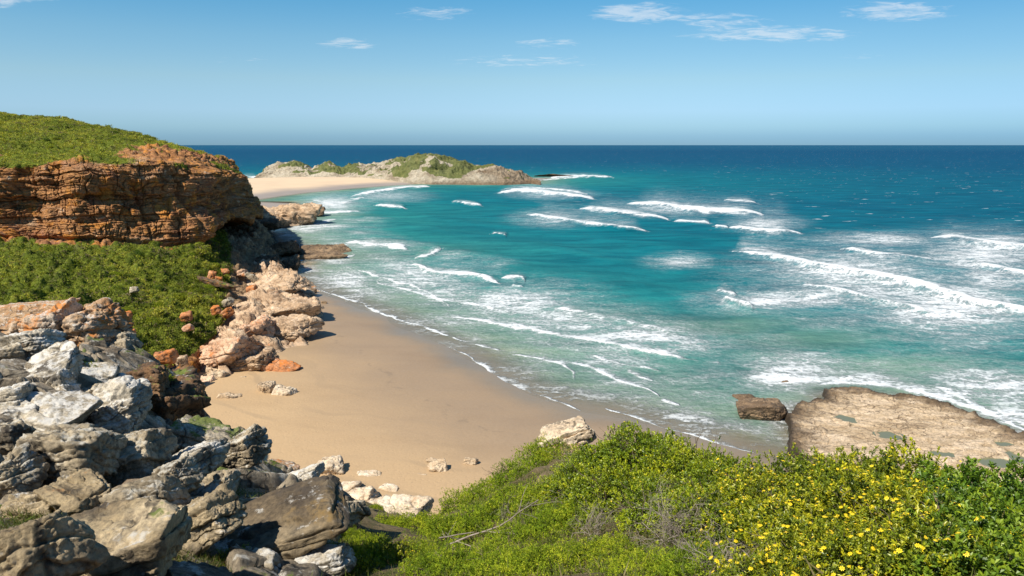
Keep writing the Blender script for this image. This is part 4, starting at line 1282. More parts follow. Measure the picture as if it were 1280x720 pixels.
col = h.mix(h.math('MULTIPLY', gm, 0.8), col, h.ramp(h.noise(P, 6, 5), [(0.35, (0.035, 0.05, 0.01)), (0.65, (0.11, 0.13, 0.025))]))
col = h.mix(0.6, col, h.ramp(h.noise(P, 16, 8, 0.74), [(0.3, (0.5, 0.5, 0.48)), (0.7, (1.4, 1.36, 1.3))]), 'MULTIPLY')
h.put(b.inputs['Base Color'], col)
b.inputs['Roughness'].default_value = 0.95
b.inputs['Specular IOR Level'].default_value = 0.15
h.put(b.inputs['Normal'], h.bump(h.noise(P, 4, 10, 0.7), 0.8, 0.15))
tag(link('hillside', mesh_np('hillside', np.stack([x, y, zn], -1), grid_faces(520, 440), attrs={'stony': stony}), m), kind='structure')

# --- jointed bedrock showing between the boulders of the ridge
gx, gy = np.meshgrid(np.linspace(-16, 1.5, 430), np.linspace(3.0, 30, 620), indexing='ij')
x, y = gx.ravel(), gy.ravel()
P3 = np.stack([x, y, 0 * x], -1)
zb = near_z(x, y)
pxg = 640 + F * x / np.maximum(y * CT + (zb - CAMZ) * -ST, 0.5)
ston = 1 - sstep(pxg + 45 * fbm(P3 / 3.0 + 7, 3), 400, 470)
wx, wy = x + 0.35 * perlin(P3 / 1.1), y + 0.35 * perlin(P3 / 1.1 + 5)
h1, g1_ = plates(wx, wy, 1.5, 1.7, 0.75, 11)
h2, g2_ = plates(wx + 3, wy, 0.62, 1.5, 0.75, 12)
amp_ = np.clip(y / 14, 0.45, 1.1)
zb = zb + amp_ * (0.62 * h1 + 0.24 * h2 - 0.45 * np.clip(1 - g1_ / 0.10, 0, 1) - 0.18 * np.clip(1 - g2_ / 0.12, 0, 1)) + 0.05 * fbm(P3 / 0.4, 4) + 0.10
zb -= 0.45 * (1 - sstep(y, 4.5, 9.0))
zb = np.where(ston > 0.02, zb - (1 - ston) * 1.2, near_z(x, y) - 2)
tag(link('bedrock', mesh_np('bedrock', np.stack([x, y, zb], -1), grid_faces(430, 620)), M['bedrock']), kind='structure')


# --- boulders of the near ridge: sight position, half width and height, roll, stone, shape, label, nearer by (m)
def boulder(px, py, rx, ry, roll, stone, seed, label, depth=1.0, flat=0.0, bed=0.0, sharp=16, Y=None, near=0.0, level=5, rough=0.10, crack=0.5,
            name='boulder', cat='boulder', group='boulders of the near ridge', yaw=None, z=None, sink=0.0, boxy=True, pitch=None, half=None):
    r = np.random.default_rng(seed + 1000)
    if z is not None:
        foot = at_z(px, py + ry, z)
        Y = foot[1]
    elif Y is None:
        Y = near_hit(px, min(py + ry * 0.35, 718))[1] - near
    c = at_y(px, py, Y)
    D_ = np.linalg.norm(c - np.array([0, 0, CAMZ]))
    hx, hz = rx / F * D_, ry / F * D_
    hy = depth * math.sqrt(hx * hz)
    vis = math.radians(11.1) + math.atan((py - 360) / F)
    # visible height mixes true height and depth seen from above
    hz = max((hz - 0.35 * hy * math.sin(vis)) / math.cos(vis), 0.45 * hz)
    if z is not None:
        c = at_y(px, py, Y + hy * 0.8)
        c[2] = max(z + hz * 0.55, c[2]) if sink == 0 else z + hz * (1 - sink)
    if half is not None:
        hx, hy, hz = half
    Rm = rot_mat(r.normal(0, 0.15) if pitch is None else pitch, -roll if abs(roll) else 0.0, (r.normal(0, 0.25) if yaw is None else yaw))
    me = rock_mesh(name, seed, (hx, hy, hz), level, 13, sharp, flat, rough, bed, crack=crack, R_=Rm, boxy=boxy)
    o = link(name, me, M[stone], loc=tuple(c))
    return tag(o, label, cat, group)


BO = [
    (38, 391, 44, 15, 0.06, 'orange', 11, 'long flat orange-stained rock capping the outcrop at the left edge', dict(flat=0.8, depth=1.6, sharp=24, near=-1.5)),
    (66, 413, 28, 27, 0.05, 'orange', 12, 'upright orange block in the outcrop below the flat capping rock', dict(sharp=22, depth=1.2, bed=0.25)),
    (116, 413, 32, 32, 0.25, 'orange', 13, 'big pale and orange split block at the right end of the outcrop', dict(sharp=24, depth=1.1)),
    (155, 433, 13, 16, 0.4, 'grey', 14, 'small grey block leaning on the right end of the outcrop', dict(sharp=24)),
    (18, 413, 20, 13, -0.1, 'orange', 15, 'rounded orange boulder under the left end of the capping rock', dict(near=1.0)),
    (34, 434, 32, 18, 0.35, 'pale', 16, 'tilted pale grey slab in front of the orange boulder', dict(flat=0.5, near=1.0)),
    (4, 446, 20, 14, 0.2, 'grey', 17, 'grey block cut by the left frame edge below the outcrop', dict(near=0.5)),
    (48, 474, 52, 22, 0.42, 'pale', 18, 'long whitish slab sloping down from the left edge', dict(flat=0.6, depth=1.3, bed=0.18)),
    (76, 485, 16, 17, 0.5, 'pale', 19, 'rounded whitish nose at the lower end of the long slab', dict(near=0.8)),
    (8, 500, 26, 16, 0.2, 'pale', 41, 'pale cracked rock at the left edge under the long whitish slab', dict(near=0.3)),
    (48, 523, 52, 20, -0.10, 'pale', 20, 'flat pale grey rock above the big rounded boulder', dict(flat=0.7, depth=1.2)),
    (112, 472, 34, 12, -0.15, 'pale', 21, 'low pale slab beside the green moss below the outcrop', dict(flat=0.7)),
    (143, 484, 32, 12, -0.1, 'pale', 22, 'pale slab next to the dark rusty crag', dict(flat=0.6, near=0.3)),
    (148, 516, 30, 28, 0.45, 'pale', 23, 'cream coloured boulder in front of the dark rusty crag', dict(sharp=14, near=0.8)),
    (142, 455, 30, 9, 0.05, 'orange', 24, 'thin brown and orange ledge behind the mossy hollow', dict(flat=0.8, near=-0.8)),
    (112, 500, 24, 16, 0.3, 'grey', 42, 'grey rock wedged between the pale slabs and the cream boulder', dict(near=0.2)),
    (84, 569, 50, 40, 0.12, 'grey', 25, 'big rounded grey boulder with a cleft on its right side', dict(sharp=12, near=0.9, level=6, depth=1.0)),
    (162, 574, 36, 36, 0.45, 'grey', 26, 'grey boulder with white spots right of the big rounded boulder', dict(sharp=14, near=0.7, level=6)),
    (126, 535, 32, 15, 0.5, 'pale', 27, 'smooth pale slab running down behind the spotted boulder', dict(flat=0.5)),
    (229, 588, 42, 26, 0.5, 'pale', 28, 'long grey ridge slab leading down towards the beach', dict(depth=1.3, near=0.4)),
    (282, 577, 46, 12, 0.16, 'pale', 29, 'narrow pale slab along the ridge crest above the dark slope', dict(flat=0.6, bed=0.12)),
    (330, 668, 100, 30, 0.36, 'slab', 30, 'wide dark slab covered in brown lichen sloping to the beach', dict(half=(1.30, 0.72, 0.24), near=0.1, pitch=0.15, yaw=0.1, level=6, rough=0.07, crack=0.4)),
    (362, 604, 46, 10, 0.36, 'pale', 31, 'smooth light grey slab forming the far edge of the dark slope', dict(flat=0.7, bed=0.10)),
    (355, 586, 20, 9, -0.3, 'orange', 32, 'small pinkish rock standing on the crest against the sand', dict(sharp=24, near=0.1)),
    (97, 622, 41, 21, 0.06, 'brown', 33, 'flat-topped dark grey boulder under the big rounded boulder', dict(sharp=20, flat=0.4, near=0.5)),
    (168, 630, 50, 25, 0.25, 'grey', 34, 'knobbly grey boulder with a yellow lichen patch in the middle of the pile', dict(near=0.6, level=6)),
    (211, 601, 29, 22, 0.5, 'grey', 35, 'small rough block between the spotted boulder and the ridge slab', dict(near=0.4)),
    (260, 651, 38, 29, 0.42, 'brown', 36, 'tan boulder at the edge of the dark lichen slab', dict(near=0.7, level=6, sharp=14)),
    (150, 687, 84, 42, 0.28, 'brown', 37, 'broad brown boulder at the bottom of the frame', dict(near=0.5, level=6, depth=1.1, sharp=14)),
    (34, 694, 62, 44, 0.55, 'brown', 38, 'brown boulder in the bottom left corner', dict(near=0.6, level=6, sharp=14)),
    (14, 553, 24, 22, 0.2, 'grey', 39, 'pitted grey rock at the left edge beside the big rounded boulder', dict(near=0.4)),
    (10, 596, 28, 24, 0.4, 'grey', 40, 'dark grey rock at the left edge above the corner boulder', dict(near=0.2)),
    (40, 640, 30, 18, 0.1, 'brown', 43, 'shaded rock in the hollow left of the flat-topped boulder', dict(near=-0.4)),
    (364, 655, 44, 17, 0.0, 'grey', 44, 'pale speckled block at the lower edge of the dark slab', dict(near=0.4, sharp=20)),
    (418, 646, 38, 18, 0.4, 'grey', 45, 'grey slab at the very end of the ridge above the sand', dict(flat=0.5, near=0.2)),
    (402, 703, 36, 18, 0.05, 'pale', 46, 'square whitish rock by the yellow flowering shrub at the bottom', dict(sharp=26, flat=0.5, near=0.3)),
    (345, 678, 18, 9, 0.2, 'grey', 47, 'small grey stone between the speckled block and the square rock', dict(near=0.1)),
    (328, 706, 18, 10, 0.0, 'pale', 48, 'small white-lichened stone in the grass at the bottom', dict(near=0.1)),
    (357, 716, 26, 9, 0.0, 'pale', 49, 'low stone cut by the bottom edge beside the square rock', dict(near=0.1)),
    (268, 612, 26, 15, 0.4, 'grey', 50, 'grey shoulder below the ridge slab on the edge of the dark slope', dict(near=0.1)),
    (205, 528, 40, 60, 0.0, 'darkcliff', 51, 'dark rusty crag dropping steeply to the sand', dict(sharp=22, depth=1.2, Y=23.5, level=6, bed=0.5, rough=0.12, pitch=0.0, yaw=0.2)),
    (178, 478, 34, 24, 0.2, 'darkcliff', 52, 'rusty ledge with a green tuft behind the cream boulder', dict(sharp=20, near=0.0, bed=0.3)),
    (257, 545, 46, 18, -0.35, 'mossy', 53, 'tilted grey slab with a green mossy strip perched above the beach', dict(sharp=24, bed=0.2, Y=18.6)),
    (305, 562, 26, 22, 0.5, 'grey', 54, 'rusty and white lichened block at the tip of the crag', dict(sharp=22, Y=18.5, bed=0.2)),
    (232, 572, 34, 26, 0.0, 'darkcliff', 55, 'dark block in the shade under the tilted mossy slab', dict(Y=22.6, depth=1.2)),
    (196, 565, 34, 34, 0.1, 'darkcliff', 56, 'dark broken rock at the foot of the crag behind the spotted boulder', dict(Y=21.5, depth=1.2)),
]
for px_, py_, rx_, ry_, roll, stone, seed, lb, kw in BO:
    kw.setdefault('level', 6 if rx_ > 24 else 5)
    kw['sharp'] = kw.get('sharp', 18) + 20
    kw.setdefault('rough', 0.065)
    kw.setdefault('bed', 0.15)
    boulder(px_, py_, rx_ * 1.0, ry_ * 1.04, roll, stone, seed, lb, **kw)

# --- continuous jointed ledges between the scrub and the sand
LEDGE_PX = [(222, 452), (250, 476), (300, 474), (345, 458), (352, 440), (392, 424), (378, 406), (408, 390), (388, 372), (392, 358), (366, 338), (345, 318), (332, 306), (316, 318), (300, 345), (285, 378), (258, 400), (228, 428)]
ledge = [tuple(at_z(a, b_, 1.2)[:2]) for a, b_ in LEDGE_PX]
lv = np.array(ledge)
gx, gy = np.meshgrid(np.linspace(lv[:, 0].min() - 3, lv[:, 0].max() + 3, 330), np.linspace(lv[:, 1].min() - 4, lv[:, 1].max() + 4, 900), indexing='ij')
x, y = gx.ravel(), gy.ravel()
P3 = np.stack([x, y, 0 * x], -1)
sdl = poly_sd(x + 2.2 * fbm(P3 / 6.0, 3), y + 2.2 * fbm(P3 / 6.0 + 9, 3), ledge)
wx, wy = x + 0.9 * perlin(P3 / 3.0), y + 0.9 * perlin(P3 / 3.0 + 5)
h1, g1_ = plates(wx, wy, 5.5, 2.2, -0.25, 21)
h2, g2_ = plates(wx, wy, 2.2, 1.8, -0.25, 22)
h3, g3_ = plates(wx, wy, 0.9, 1.5, -0.25, 23)
rise = np.clip(sdl * 0.32, 0, 4.5)
zl = 0.9 + rise * 1.15 + sstep(sdl, 0, 3) * (2.3 * h1 + 1.5 * h2 + 0.6 * h3 - 0.9 * np.clip(1 - g1_ / 0.09, 0, 1) - 0.5 * np.clip(1 - g2_ / 0.10, 0, 1)) + 0.25 * fbm(P3 / 1.5, 4)
zl = np.where(sdl > 0, zl, -1.0 + np.maximum(sdl, -2) * 0.5 + 1.4)
tag(link('shore_ledges', mesh_np('shore_ledges', np.stack([x, y, zl], -1), grid_faces(330, 900)), M['ledge']), kind='structure')


# --- stone ribs and shelves along the shore under the headland
RIB = [
    (335, 360, 50, 15, 0.20, 'tan', 61, 'ribbed tan outcrop farthest up the beach by the brown shore', dict(bed=1.1, depth=1.1, sharp=22)),
    (340, 386, 60, 18, 0.12, 'tan', 62, 'long tan outcrop with a dark wet tip pointing at the waves', dict(bed=1.2, depth=1.0, sharp=22)),
    (345, 410, 54, 18, 0.18, 'tan', 63, 'smooth sloping tan outcrop in the middle of the shore', dict(bed=0.9, depth=1.1, sharp=18)),
    (302, 418, 46, 22, 0.30, 'tanorange', 64, 'orange-streaked outcrop rising into the green slope', dict(bed=0.9, depth=1.0)),
    (280, 441, 52, 24, 0.32, 'tanorange', 65, 'broad pinkish outcrop nearest the near ridge', dict(bed=1.0, depth=1.0)),
    (310, 450, 34, 17, 0.2, 'tan', 66, 'pale lower flank of the pinkish outcrop beside the sand', dict(bed=0.8)),
    (304, 374, 34, 15, 0.2, 'tan', 67, 'weathered tan knob where the outcrops meet the scrub', dict(bed=0.9)),
]
for px_, py_, rx_, ry_, roll, stone, seed, lb, kw in RIB:
    boulder(px_ - 3, py_ + 2, rx_ * 1.12, ry_ * 0.84, roll, stone, seed, lb, z=1.2, level=6, rough=0.15, crack=1.3, name='outcrop', cat='outcrop', group='stone outcrops along the beach', sink=0.45, **kw)
SHELF = [
    (404, 313, 33, 5.0, 0.03, 'shore', 71, 'upper finger of a dark rock shelf jutting into the surf', dict(flat=0.5, depth=1.6)),
    (398, 320, 36, 5.0, 0.05, 'shore', 72, 'lower finger of the dark rock shelf jutting into the surf', dict(flat=0.5, depth=1.6)),
    (352, 268, 46, 15, 0.08, 'tan', 73, 'large tan shelf of rock below the far end of the headland', dict(flat=0.3, depth=1.4)),
    (384, 266, 24, 6, 0.05, 'shore', 74, 'low brown point at the seaward end of the large tan shelf', dict(flat=0.5, depth=1.6)),
    (332, 280, 26, 8, 0.0, 'shore', 75, 'brown wet foot of the tan shelf beside the cave', dict(flat=0.4, depth=1.6)),
    (360, 334, 16, 9, 0.5, 'shore', 76, 'brown wet ledge on the shore opposite the first breakers', dict(flat=0.3, depth=1.4)),
    (352, 312, 22, 9, 0.2, 'shore', 77, 'brown ledge at the root of the two rock fingers', dict(flat=0.3, depth=1.4)),
    (325, 333, 26, 14, 0.4, 'shore', 78, 'brown shore rock between the scrub and the wet ledge', dict(flat=0.2, depth=1.2)),
]
for px_, py_, rx_, ry_, roll, stone, seed, lb, kw in SHELF:
    boulder(px_, py_, rx_, ry_, roll, stone, seed, lb, z=-0.2, level=6, rough=0.22, crack=1.2, bed=0.9, name='rock_shelf', cat='rock shelf', group='rock shelves at the foot of the headland', sink=0.4, yaw=0.1, **kw)

# --- stones lying on the sand and in the scrub
BEACH = [
    (346, 458, 23, 9, -0.10, 'rust', 81, 'long reddish brown rock on the sand below the pale outcrop', dict()),
    (333, 485, 11, 10, 0.0, 'beachrock', 82, 'round reddish rock of a pair half buried in sand', dict()),
    (355, 490, 15, 8, 0.0, 'palebeach', 83, 'tan rock leaning against the round reddish one on the sand', dict()),
    (287, 497, 13, 6.5, -0.2, 'beachrock', 84, 'low striped rock alone on the sand near the dark crag', dict(bed=0.3)),
    (415, 584, 17, 14, -0.1, 'palebeach', 85, 'large pale egg-shaped boulder on the sand', dict(sharp=14)),
    (460, 597, 18, 5, 0.0, 'palebeach', 86, 'flat pale stone sunk in the sand right of the egg-shaped boulder', dict(flat=0.5)),
    (547, 585, 14, 8, 0.15, 'beachrock', 87, 'speckled wider rock of the two by the green slope', dict()),
    (540, 577, 9, 4, 0.0, 'beachrock', 88, 'small dark stone behind the speckled rock', dict()),
    (588, 577, 10, 6, 0.1, 'beachrock', 89, 'dark stone in a small hollow of the sand nearest the bushes', dict()),
    (523, 594, 12, 3, 0.0, 'beachrock', 90, 'thin grey stone nearly level with the sand', dict(flat=0.5)),
    (405, 378, 4, 2.2, 0.0, 'shore', 91, 'black stone standing alone on the wet sand near the swash', dict()),
    (392, 363, 4.5, 2.8, 0.0, 'shore', 92, 'black stone at the upper corner of the beach', dict()),
    (255, 478, 12, 6, 0.1, 'tanorange', 93, 'tan stone behind the dark crag at the edge of the sand', dict()),
    (272, 470, 12, 7, 0.1, 'beachrock', 94, 'brown stone at the foot of the pinkish outcrop', dict()),
    (300, 474, 9, 3, 0.1, 'beachrock', 95, 'flat brown stone on the sand between outcrop and striped rock', dict()),
    (405, 606, 14, 8, 0.1, 'palebeach', 96, 'reddish pale rock below the egg-shaped boulder', dict()),
    (430, 612, 20, 10, 0.15, 'palebeach', 97, 'pale cracked rock at the foot of the ridge', dict()),
    (452, 622, 20, 12, 0.2, 'palebeach', 98, 'broken pale rock in front of the cracked one', dict()),
    (472, 634, 18, 12, 0.1, 'palebeach', 99, 'pinkish rock between ridge end and the small round bush', dict()),
    (425, 628, 18, 9, 0.3, 'palebeach', 100, 'pale rock half hidden behind the ridge end', dict()),
    (487, 612, 14, 6, 0.0, 'palebeach', 101, 'pale slab left of the small round bush', dict(flat=0.4)),
]
for px_, py_, rx_, ry_, roll, stone, seed, lb, kw in BEACH:
    boulder(px_, py_, rx_, ry_, roll, stone, seed, lb, z=1.0 if seed not in (91, 92) else 0.2, level=5, rough=0.14, crack=0.8, name='beach_rock', cat='rock', group='rocks lying on the beach', sink=0.35, **kw)


def head_y(px, py):
    """distance ahead of the headland surface seen at a photograph point"""
    dx, dy, dz = ray(px, py)
    Q = VG.reshape(-1, 3)
    k = np.hypot(Q[:, 0] / Q[:, 1] - dx / dy, (Q[:, 2] - CAMZ) / Q[:, 1] - dz / dy)
    near_ = np.where(k < 0.006)[0]
    return Q[near_, 1].min() if len(near_) else Q[np.argmin(k), 1]


SCR = [
    (233, 396, 8, 6, 0.2, 'rust', 111, 'rusty boulder alone in the green scrub'),
    (265, 344, 5, 5, 0.0, 'rust', 112, 'orange stone above the long low ledge'),
    (274, 349, 4, 4, 0.0, 'rust', 113, 'small orange stone resting on the long low ledge'),
    (282, 339, 5, 4, 0.3, 'rust', 114, 'smooth orange boulder highest of the group by the ledge'),
    (303, 342, 6, 5, 0.2, 'tanorange', 115, 'pinkish boulder at the upper end of the long low ledge'),
    (316, 363, 7, 7, 0.2, 'rust', 116, 'bright orange rock on top of the tan outcrop'),
    (283, 392, 9, 6, 0.5, 'rust', 117, 'orange broken rock where the scrub meets the outcrops'),
    (270, 387, 7, 6, 0.3, 'rust', 118, 'orange rock in the scrub left of the broken one'),
    (284, 378, 7, 5, 0.6, 'grey', 119, 'flat grey rock leaning above the orange ones'),
    (206, 446, 12, 9, 0.1, 'rust', 120, 'deep orange boulder behind the dark crag'),
    (227, 452, 8, 8, 0.4, 'tan', 121, 'pointed grey-tan boulder next to the deep orange one'),
    (155, 397, 9, 7, 0.2, 'rust', 122, 'brown boulder in scrub behind the outcrop'),
    (163, 416, 7, 5, 0.2, 'rust', 123, 'small brown boulder in scrub just right of the outcrop'),
    (168, 362, 5, 4, 0.2, 'grey', 126, 'grey stone in the middle of the green slope'),
    (235, 410, 7, 4, 0.2, 'tanorange', 128, 'pinkish stone at the lower right edge of the green slope'),
]
for px_, py_, rx_, ry_, roll, stone, seed, lb in SCR:
    boulder(px_, py_, rx_, ry_, roll, stone, seed, lb, Y=head_y(px_, py_ + ry_ * 0.5) - 0.3, level=4, rough=0.14, crack=0.8, name='boulder', cat='boulder', group='boulders in the scrub under the headland')
# two long thin ledges like a broken stone wall
boulder(272, 354, 24, 3.2, -0.30, 'darkcliff', 131, 'long low brown ledge running up through the scrub', Y=head_y(272, 356) - 1.0, flat=0.4, depth=0.6, sharp=26, bed=0.5, name='rock_ledge', cat='ledge', group='thin ledges in the scrub')
boulder(315, 347, 9, 4.0, -0.65, 'grey', 132, 'short grey ledge tilted up at the end of the long one', Y=head_y(315, 349) - 1.0, flat=0.4, depth=0.6, sharp=26, name='rock_ledge', cat='ledge', group='thin ledges in the scrub')
# detached blocks of the platform, and dark rocks awash
boulder(952, 515, 34, 15, 0.10, 'shore', 141, 'dark brown block cut off from the flat platform by a gap', z=-0.3, flat=0.6, depth=1.5, sharp=20, bed=0.5, level=6, rough=0.12, crack=0.8, name='sea_rock', cat='rock', group='rocks awash in the sea', sink=0.35)
boulder(933, 500, 14, 5, 0.05, 'shore', 142, 'low brown lump behind the cut-off block', z=-0.3, depth=1.6, rough=0.2, name='sea_rock', cat='rock', group='rocks awash in the sea', sink=0.5)
boulder(974, 478, 14, 2.4, 0.05, 'shore', 143, 'black rock barely showing through the foam', z=-0.3, depth=2.0, rough=0.2, name='sea_rock', cat='rock', group='rocks awash in the sea', sink=0.6)
boulder(694, 220.5, 22, 1.0, 0.0, 'shore', 144, 'dark reef just off the end of the island', z=-0.3, depth=2.5, flat=0.4, rough=0.5, boxy=False, name='sea_rock', cat='rock', group='rocks awash in the sea', sink=0.4)
boulder(652, 222, 13, 4.5, 0.1, 'shore', 145, 'dark brown hump at the right tip of the island', z=0.3, depth=1.5, rough=0.25, bed=3.0, name='sea_rock', cat='rock', group='rocks awash in the sea', sink=0.2)
# pale rock with growth standing on the near slope, and the stone shelf under the small bush
boulder(706, 543, 40, 20, 0.35, 'palebeach', 151, 'white and pink rock poking out of the bushes against the sand', Y=24.5, sharp=22, bed=0.3, level=6, depth=1.2, group='rocks on the bushy slope')
boulder(700, 562, 30, 16, 0.2, 'tanorange', 152, 'reddish base of the white rock among the bushes', Y=24.0, sharp=18, level=5, group='rocks on the bushy slope')
boulder(498, 640, 34, 13, -0.05, 'palebeach', 153, 'pale stone shelf under the small round bush', Y=26, sharp=20, bed=0.3, level=6, depth=1.4, group='rocks on the bushy slope')
boulder(478, 658, 26, 13, 0.2, 'palebeach', 154, 'pale brown stone at the lower left of the bushy slope', Y=24.5, sharp=18, level=5, group='rocks on the bushy slope')

# ------------------------------------------------------------------ shrubs
def tube(Vl, Fl, pts, r0, r1, sides=5):
    base = len(Vl)
    n = len(pts)
    pts = [Vector(p) for p in pts]
    for i, p in enumerate(pts):
        d = (pts[min(i + 1, n - 1)] - pts[max(i - 1, 0)]).normalized()
        a = d.orthogonal().normalized()
        c = d.cross(a)
        rr = r0 + (r1 - r0) * i / (n - 1)
        for s in range(sides):
            t = 2 * math.pi * s / sides
            Vl.append(tuple(p + a * (rr * math.cos(t)) + c * (rr * math.sin(t))))
    for i in range(n - 1):
        for s in range(sides):
            s2 = (s + 1) % sides
            Fl.append((base + i * sides + s, base + i * sides + s2, base + (i + 1) * sides + s2, base + (i + 1) * sides + s))


def grow(Vl, Fl, p, d, length, r, depth, rnd, bend=0.35, kids=(2, 4), sides=4, up=0.0):
    pts = [Vector(p)]
    d = Vector(d).normalized()
    for i in range(4):
        d = (d + Vector((rnd.gauss(0, bend), rnd.gauss(0, bend), rnd.gauss(0, bend) + up)) * 0.5).normalized()
        pts.append(pts[-1] + d * (length / 4))
    tube(Vl, Fl, pts, r, r * 0.55, sides)
    if depth > 0:
        for k in range(rnd.randint(*kids)):
            q_ = pts[rnd.randint(1, 4)]
            dd = (d + Vector((rnd.gauss(0, 0.7), rnd.gauss(0, 0.7), rnd.gauss(0, 0.55)))).normalized()
            grow(Vl, Fl, q_, dd, length * rnd.uniform(0.5, 0.8), r * 0.55, depth - 1, rnd, bend, kids, sides, up)


def poly_mesh(name, Vl, Fl, smooth=True):
    me = bpy.data.meshes.new(name)
    me.from_pydata(Vl, [], Fl)
    me.polygons.foreach_set('use_smooth', [smooth] * len(me.polygons))
    return me


def leaf_shoots(C, Dn, per, leaf_l, leaf_w, base_cols, r):
    """a whorl of per leaves round each shoot tip C pointing along Dn; every leaf is folded along its midrib"""
    n = len(C)
    k = n * per
    ax = np.repeat(Dn, per, 0)
    ref = r.normal(size=(k, 3))
    s1 = np.cross(ax, ref)
    s1 /= np.linalg.norm(s1, axis=1)[:, None] + 1e-9
    tiltv = r.uniform(0.15, 1.35, k)
    d = ax * np.cos(tiltv)[:, None] + s1 * np.sin(tiltv)[:, None]
    L = leaf_l * r.uniform(0.6, 1.15, k)
    Wd = leaf_w * r.uniform(0.75, 1.15, k)
    base = np.repeat(C, per, 0) - ax * (r.uniform(0, 1.3, k) * leaf_l)[:, None]
    side = np.cross(d, ax)
    side /= np.linalg.norm(side, axis=1)[:, None] + 1e-9
    nrm = np.cross(side, d)
    b0 = base
    p1 = base + d * (L * 0.62)[:, None] + side * (Wd * 0.5)[:, None] + nrm * (Wd * 0.18)[:, None]
    tip = base + d * L[:, None] - nrm * (L * 0.10)[:, None]
    p2 = base + d * (L * 0.62)[:, None] - side * (Wd * 0.5)[:, None] + nrm * (Wd * 0.18)[:, None]
    VV = np.stack([b0, p1, tip, p2], 1).reshape(-1, 3)
    i = np.arange(k) * 4
    FF = np.concatenate([np.stack([i, i + 1, i + 2], 1), np.stack([i, i + 2, i + 3], 1)])
    cc = np.repeat(base_cols, per, 0) * r.uniform(0.8, 1.25, (k, 1))
    return VV, FF, np.repeat(cc, 4, 0)


def dome_points(n, rx, rz, r, seed, depth=0.0, lumps=0.40):
    d = r.normal(size=(n, 3))
    d[:, 2] = np.abs(d[:, 2]) - 0.15
    d /= np.linalg.norm(d, axis=1)[:, None]
    rad = 1 + lumps * fbm(d * 2.6 + seed, 3) + 0.06 * r.normal(size=n)
    rad *= 1 - depth * r.random(n)
    P_ = d * rad[:, None] * np.array([rx, rx, rz])
    nn = d / np.array([rx, rx, rz])
    nn /= np.linalg.norm(nn, axis=1)[:, None]
    dirs = nn * 0.7 + np.array([0, 0, 0.75]) + r.normal(0, 0.3, (n, 3))
    dirs /= np.linalg.norm(dirs, axis=1)[:, None]
    return P_, dirs, d


def shrub_mesh(name, seed, rx, rz, n, per, ll, lw, cols, inner=0.5, lumps=0.40):
    r = np.random.default_rng(seed)
    P1, D1, d1 = dome_points(n, rx, rz, r, seed, 0.16, lumps)
    P2, D2, d2 = dome_points(int(n * inner), rx * 0.84, rz * 0.84, r, seed, 0.5, lumps)
    P_, D_ = np.concatenate([P1, P2]), np.concatenate([D1, D2])
    t = np.clip(0.5 + 0.45 * fbm(P_ / (0.45 * rx) + seed, 3) + r.normal(0, 0.22, len(P_)), 0, 1)[:, None]
    c0, c1, c2 = [np.array(c) for c in cols]
    cc = np.where(t < 0.5, c0 + (c1 - c0) * t * 2, c1 + (c2 - c1) * (t * 2 - 1))
    v_, f_, c_ = leaf_shoots(P_, D_, per, ll, lw, cc, r)
    return mesh_np(name, v_, f_, smooth=False, colors={'leaf_colour': c_}), P1, D1


def stem_mesh(name, seed, rx, rz, n=9):
    rnd = random.Random(seed)
    Vl, Fl = [], []
    for i in range(n):
        a = rnd.uniform(0, 2 * math.pi)
        grow(Vl, Fl, (0.05 * math.cos(a), 0.05 * math.sin(a), -0.25), (math.cos(a) * rx, math.sin(a) * rx, rz * rnd.uniform(0.8, 1.6)), 0.75 * max(rx, rz), 0.014, 2, rnd)
    return poly_mesh(name, Vl, Fl)


m, h, b = new_mat('twig_bark')
P = h.node('ShaderNodeTexCoord').outputs['Object']
h.put(b.inputs['Base Color'], h.ramp(h.noise(P, 9, 4), [(0.3, (0.07, 0.05, 0.03)), (0.7, (0.19, 0.14, 0.09))]))
b.inputs['Roughness'].default_value = 0.9
M['bark'] = m
m, h, b = new_mat('bleached_wood')
P = h.node('ShaderNodeTexCoord').outputs['Object']
h.put(b.inputs['Base Color'], h.ramp(h.noise(P, 7, 6, 0.7), [(0.3, (0.14, 0.11, 0.08)), (0.7, (0.34, 0.29, 0.23))]))
b.inputs['Roughness'].default_value = 0.85
M['deadwood'] = m
m, h, b = new_mat('yellow_petal')
h.put(b.inputs['Base Color'], h.attrc('petal_colour'))
b.inputs['Roughness'].default_value = 0.6
M['petal'] = m

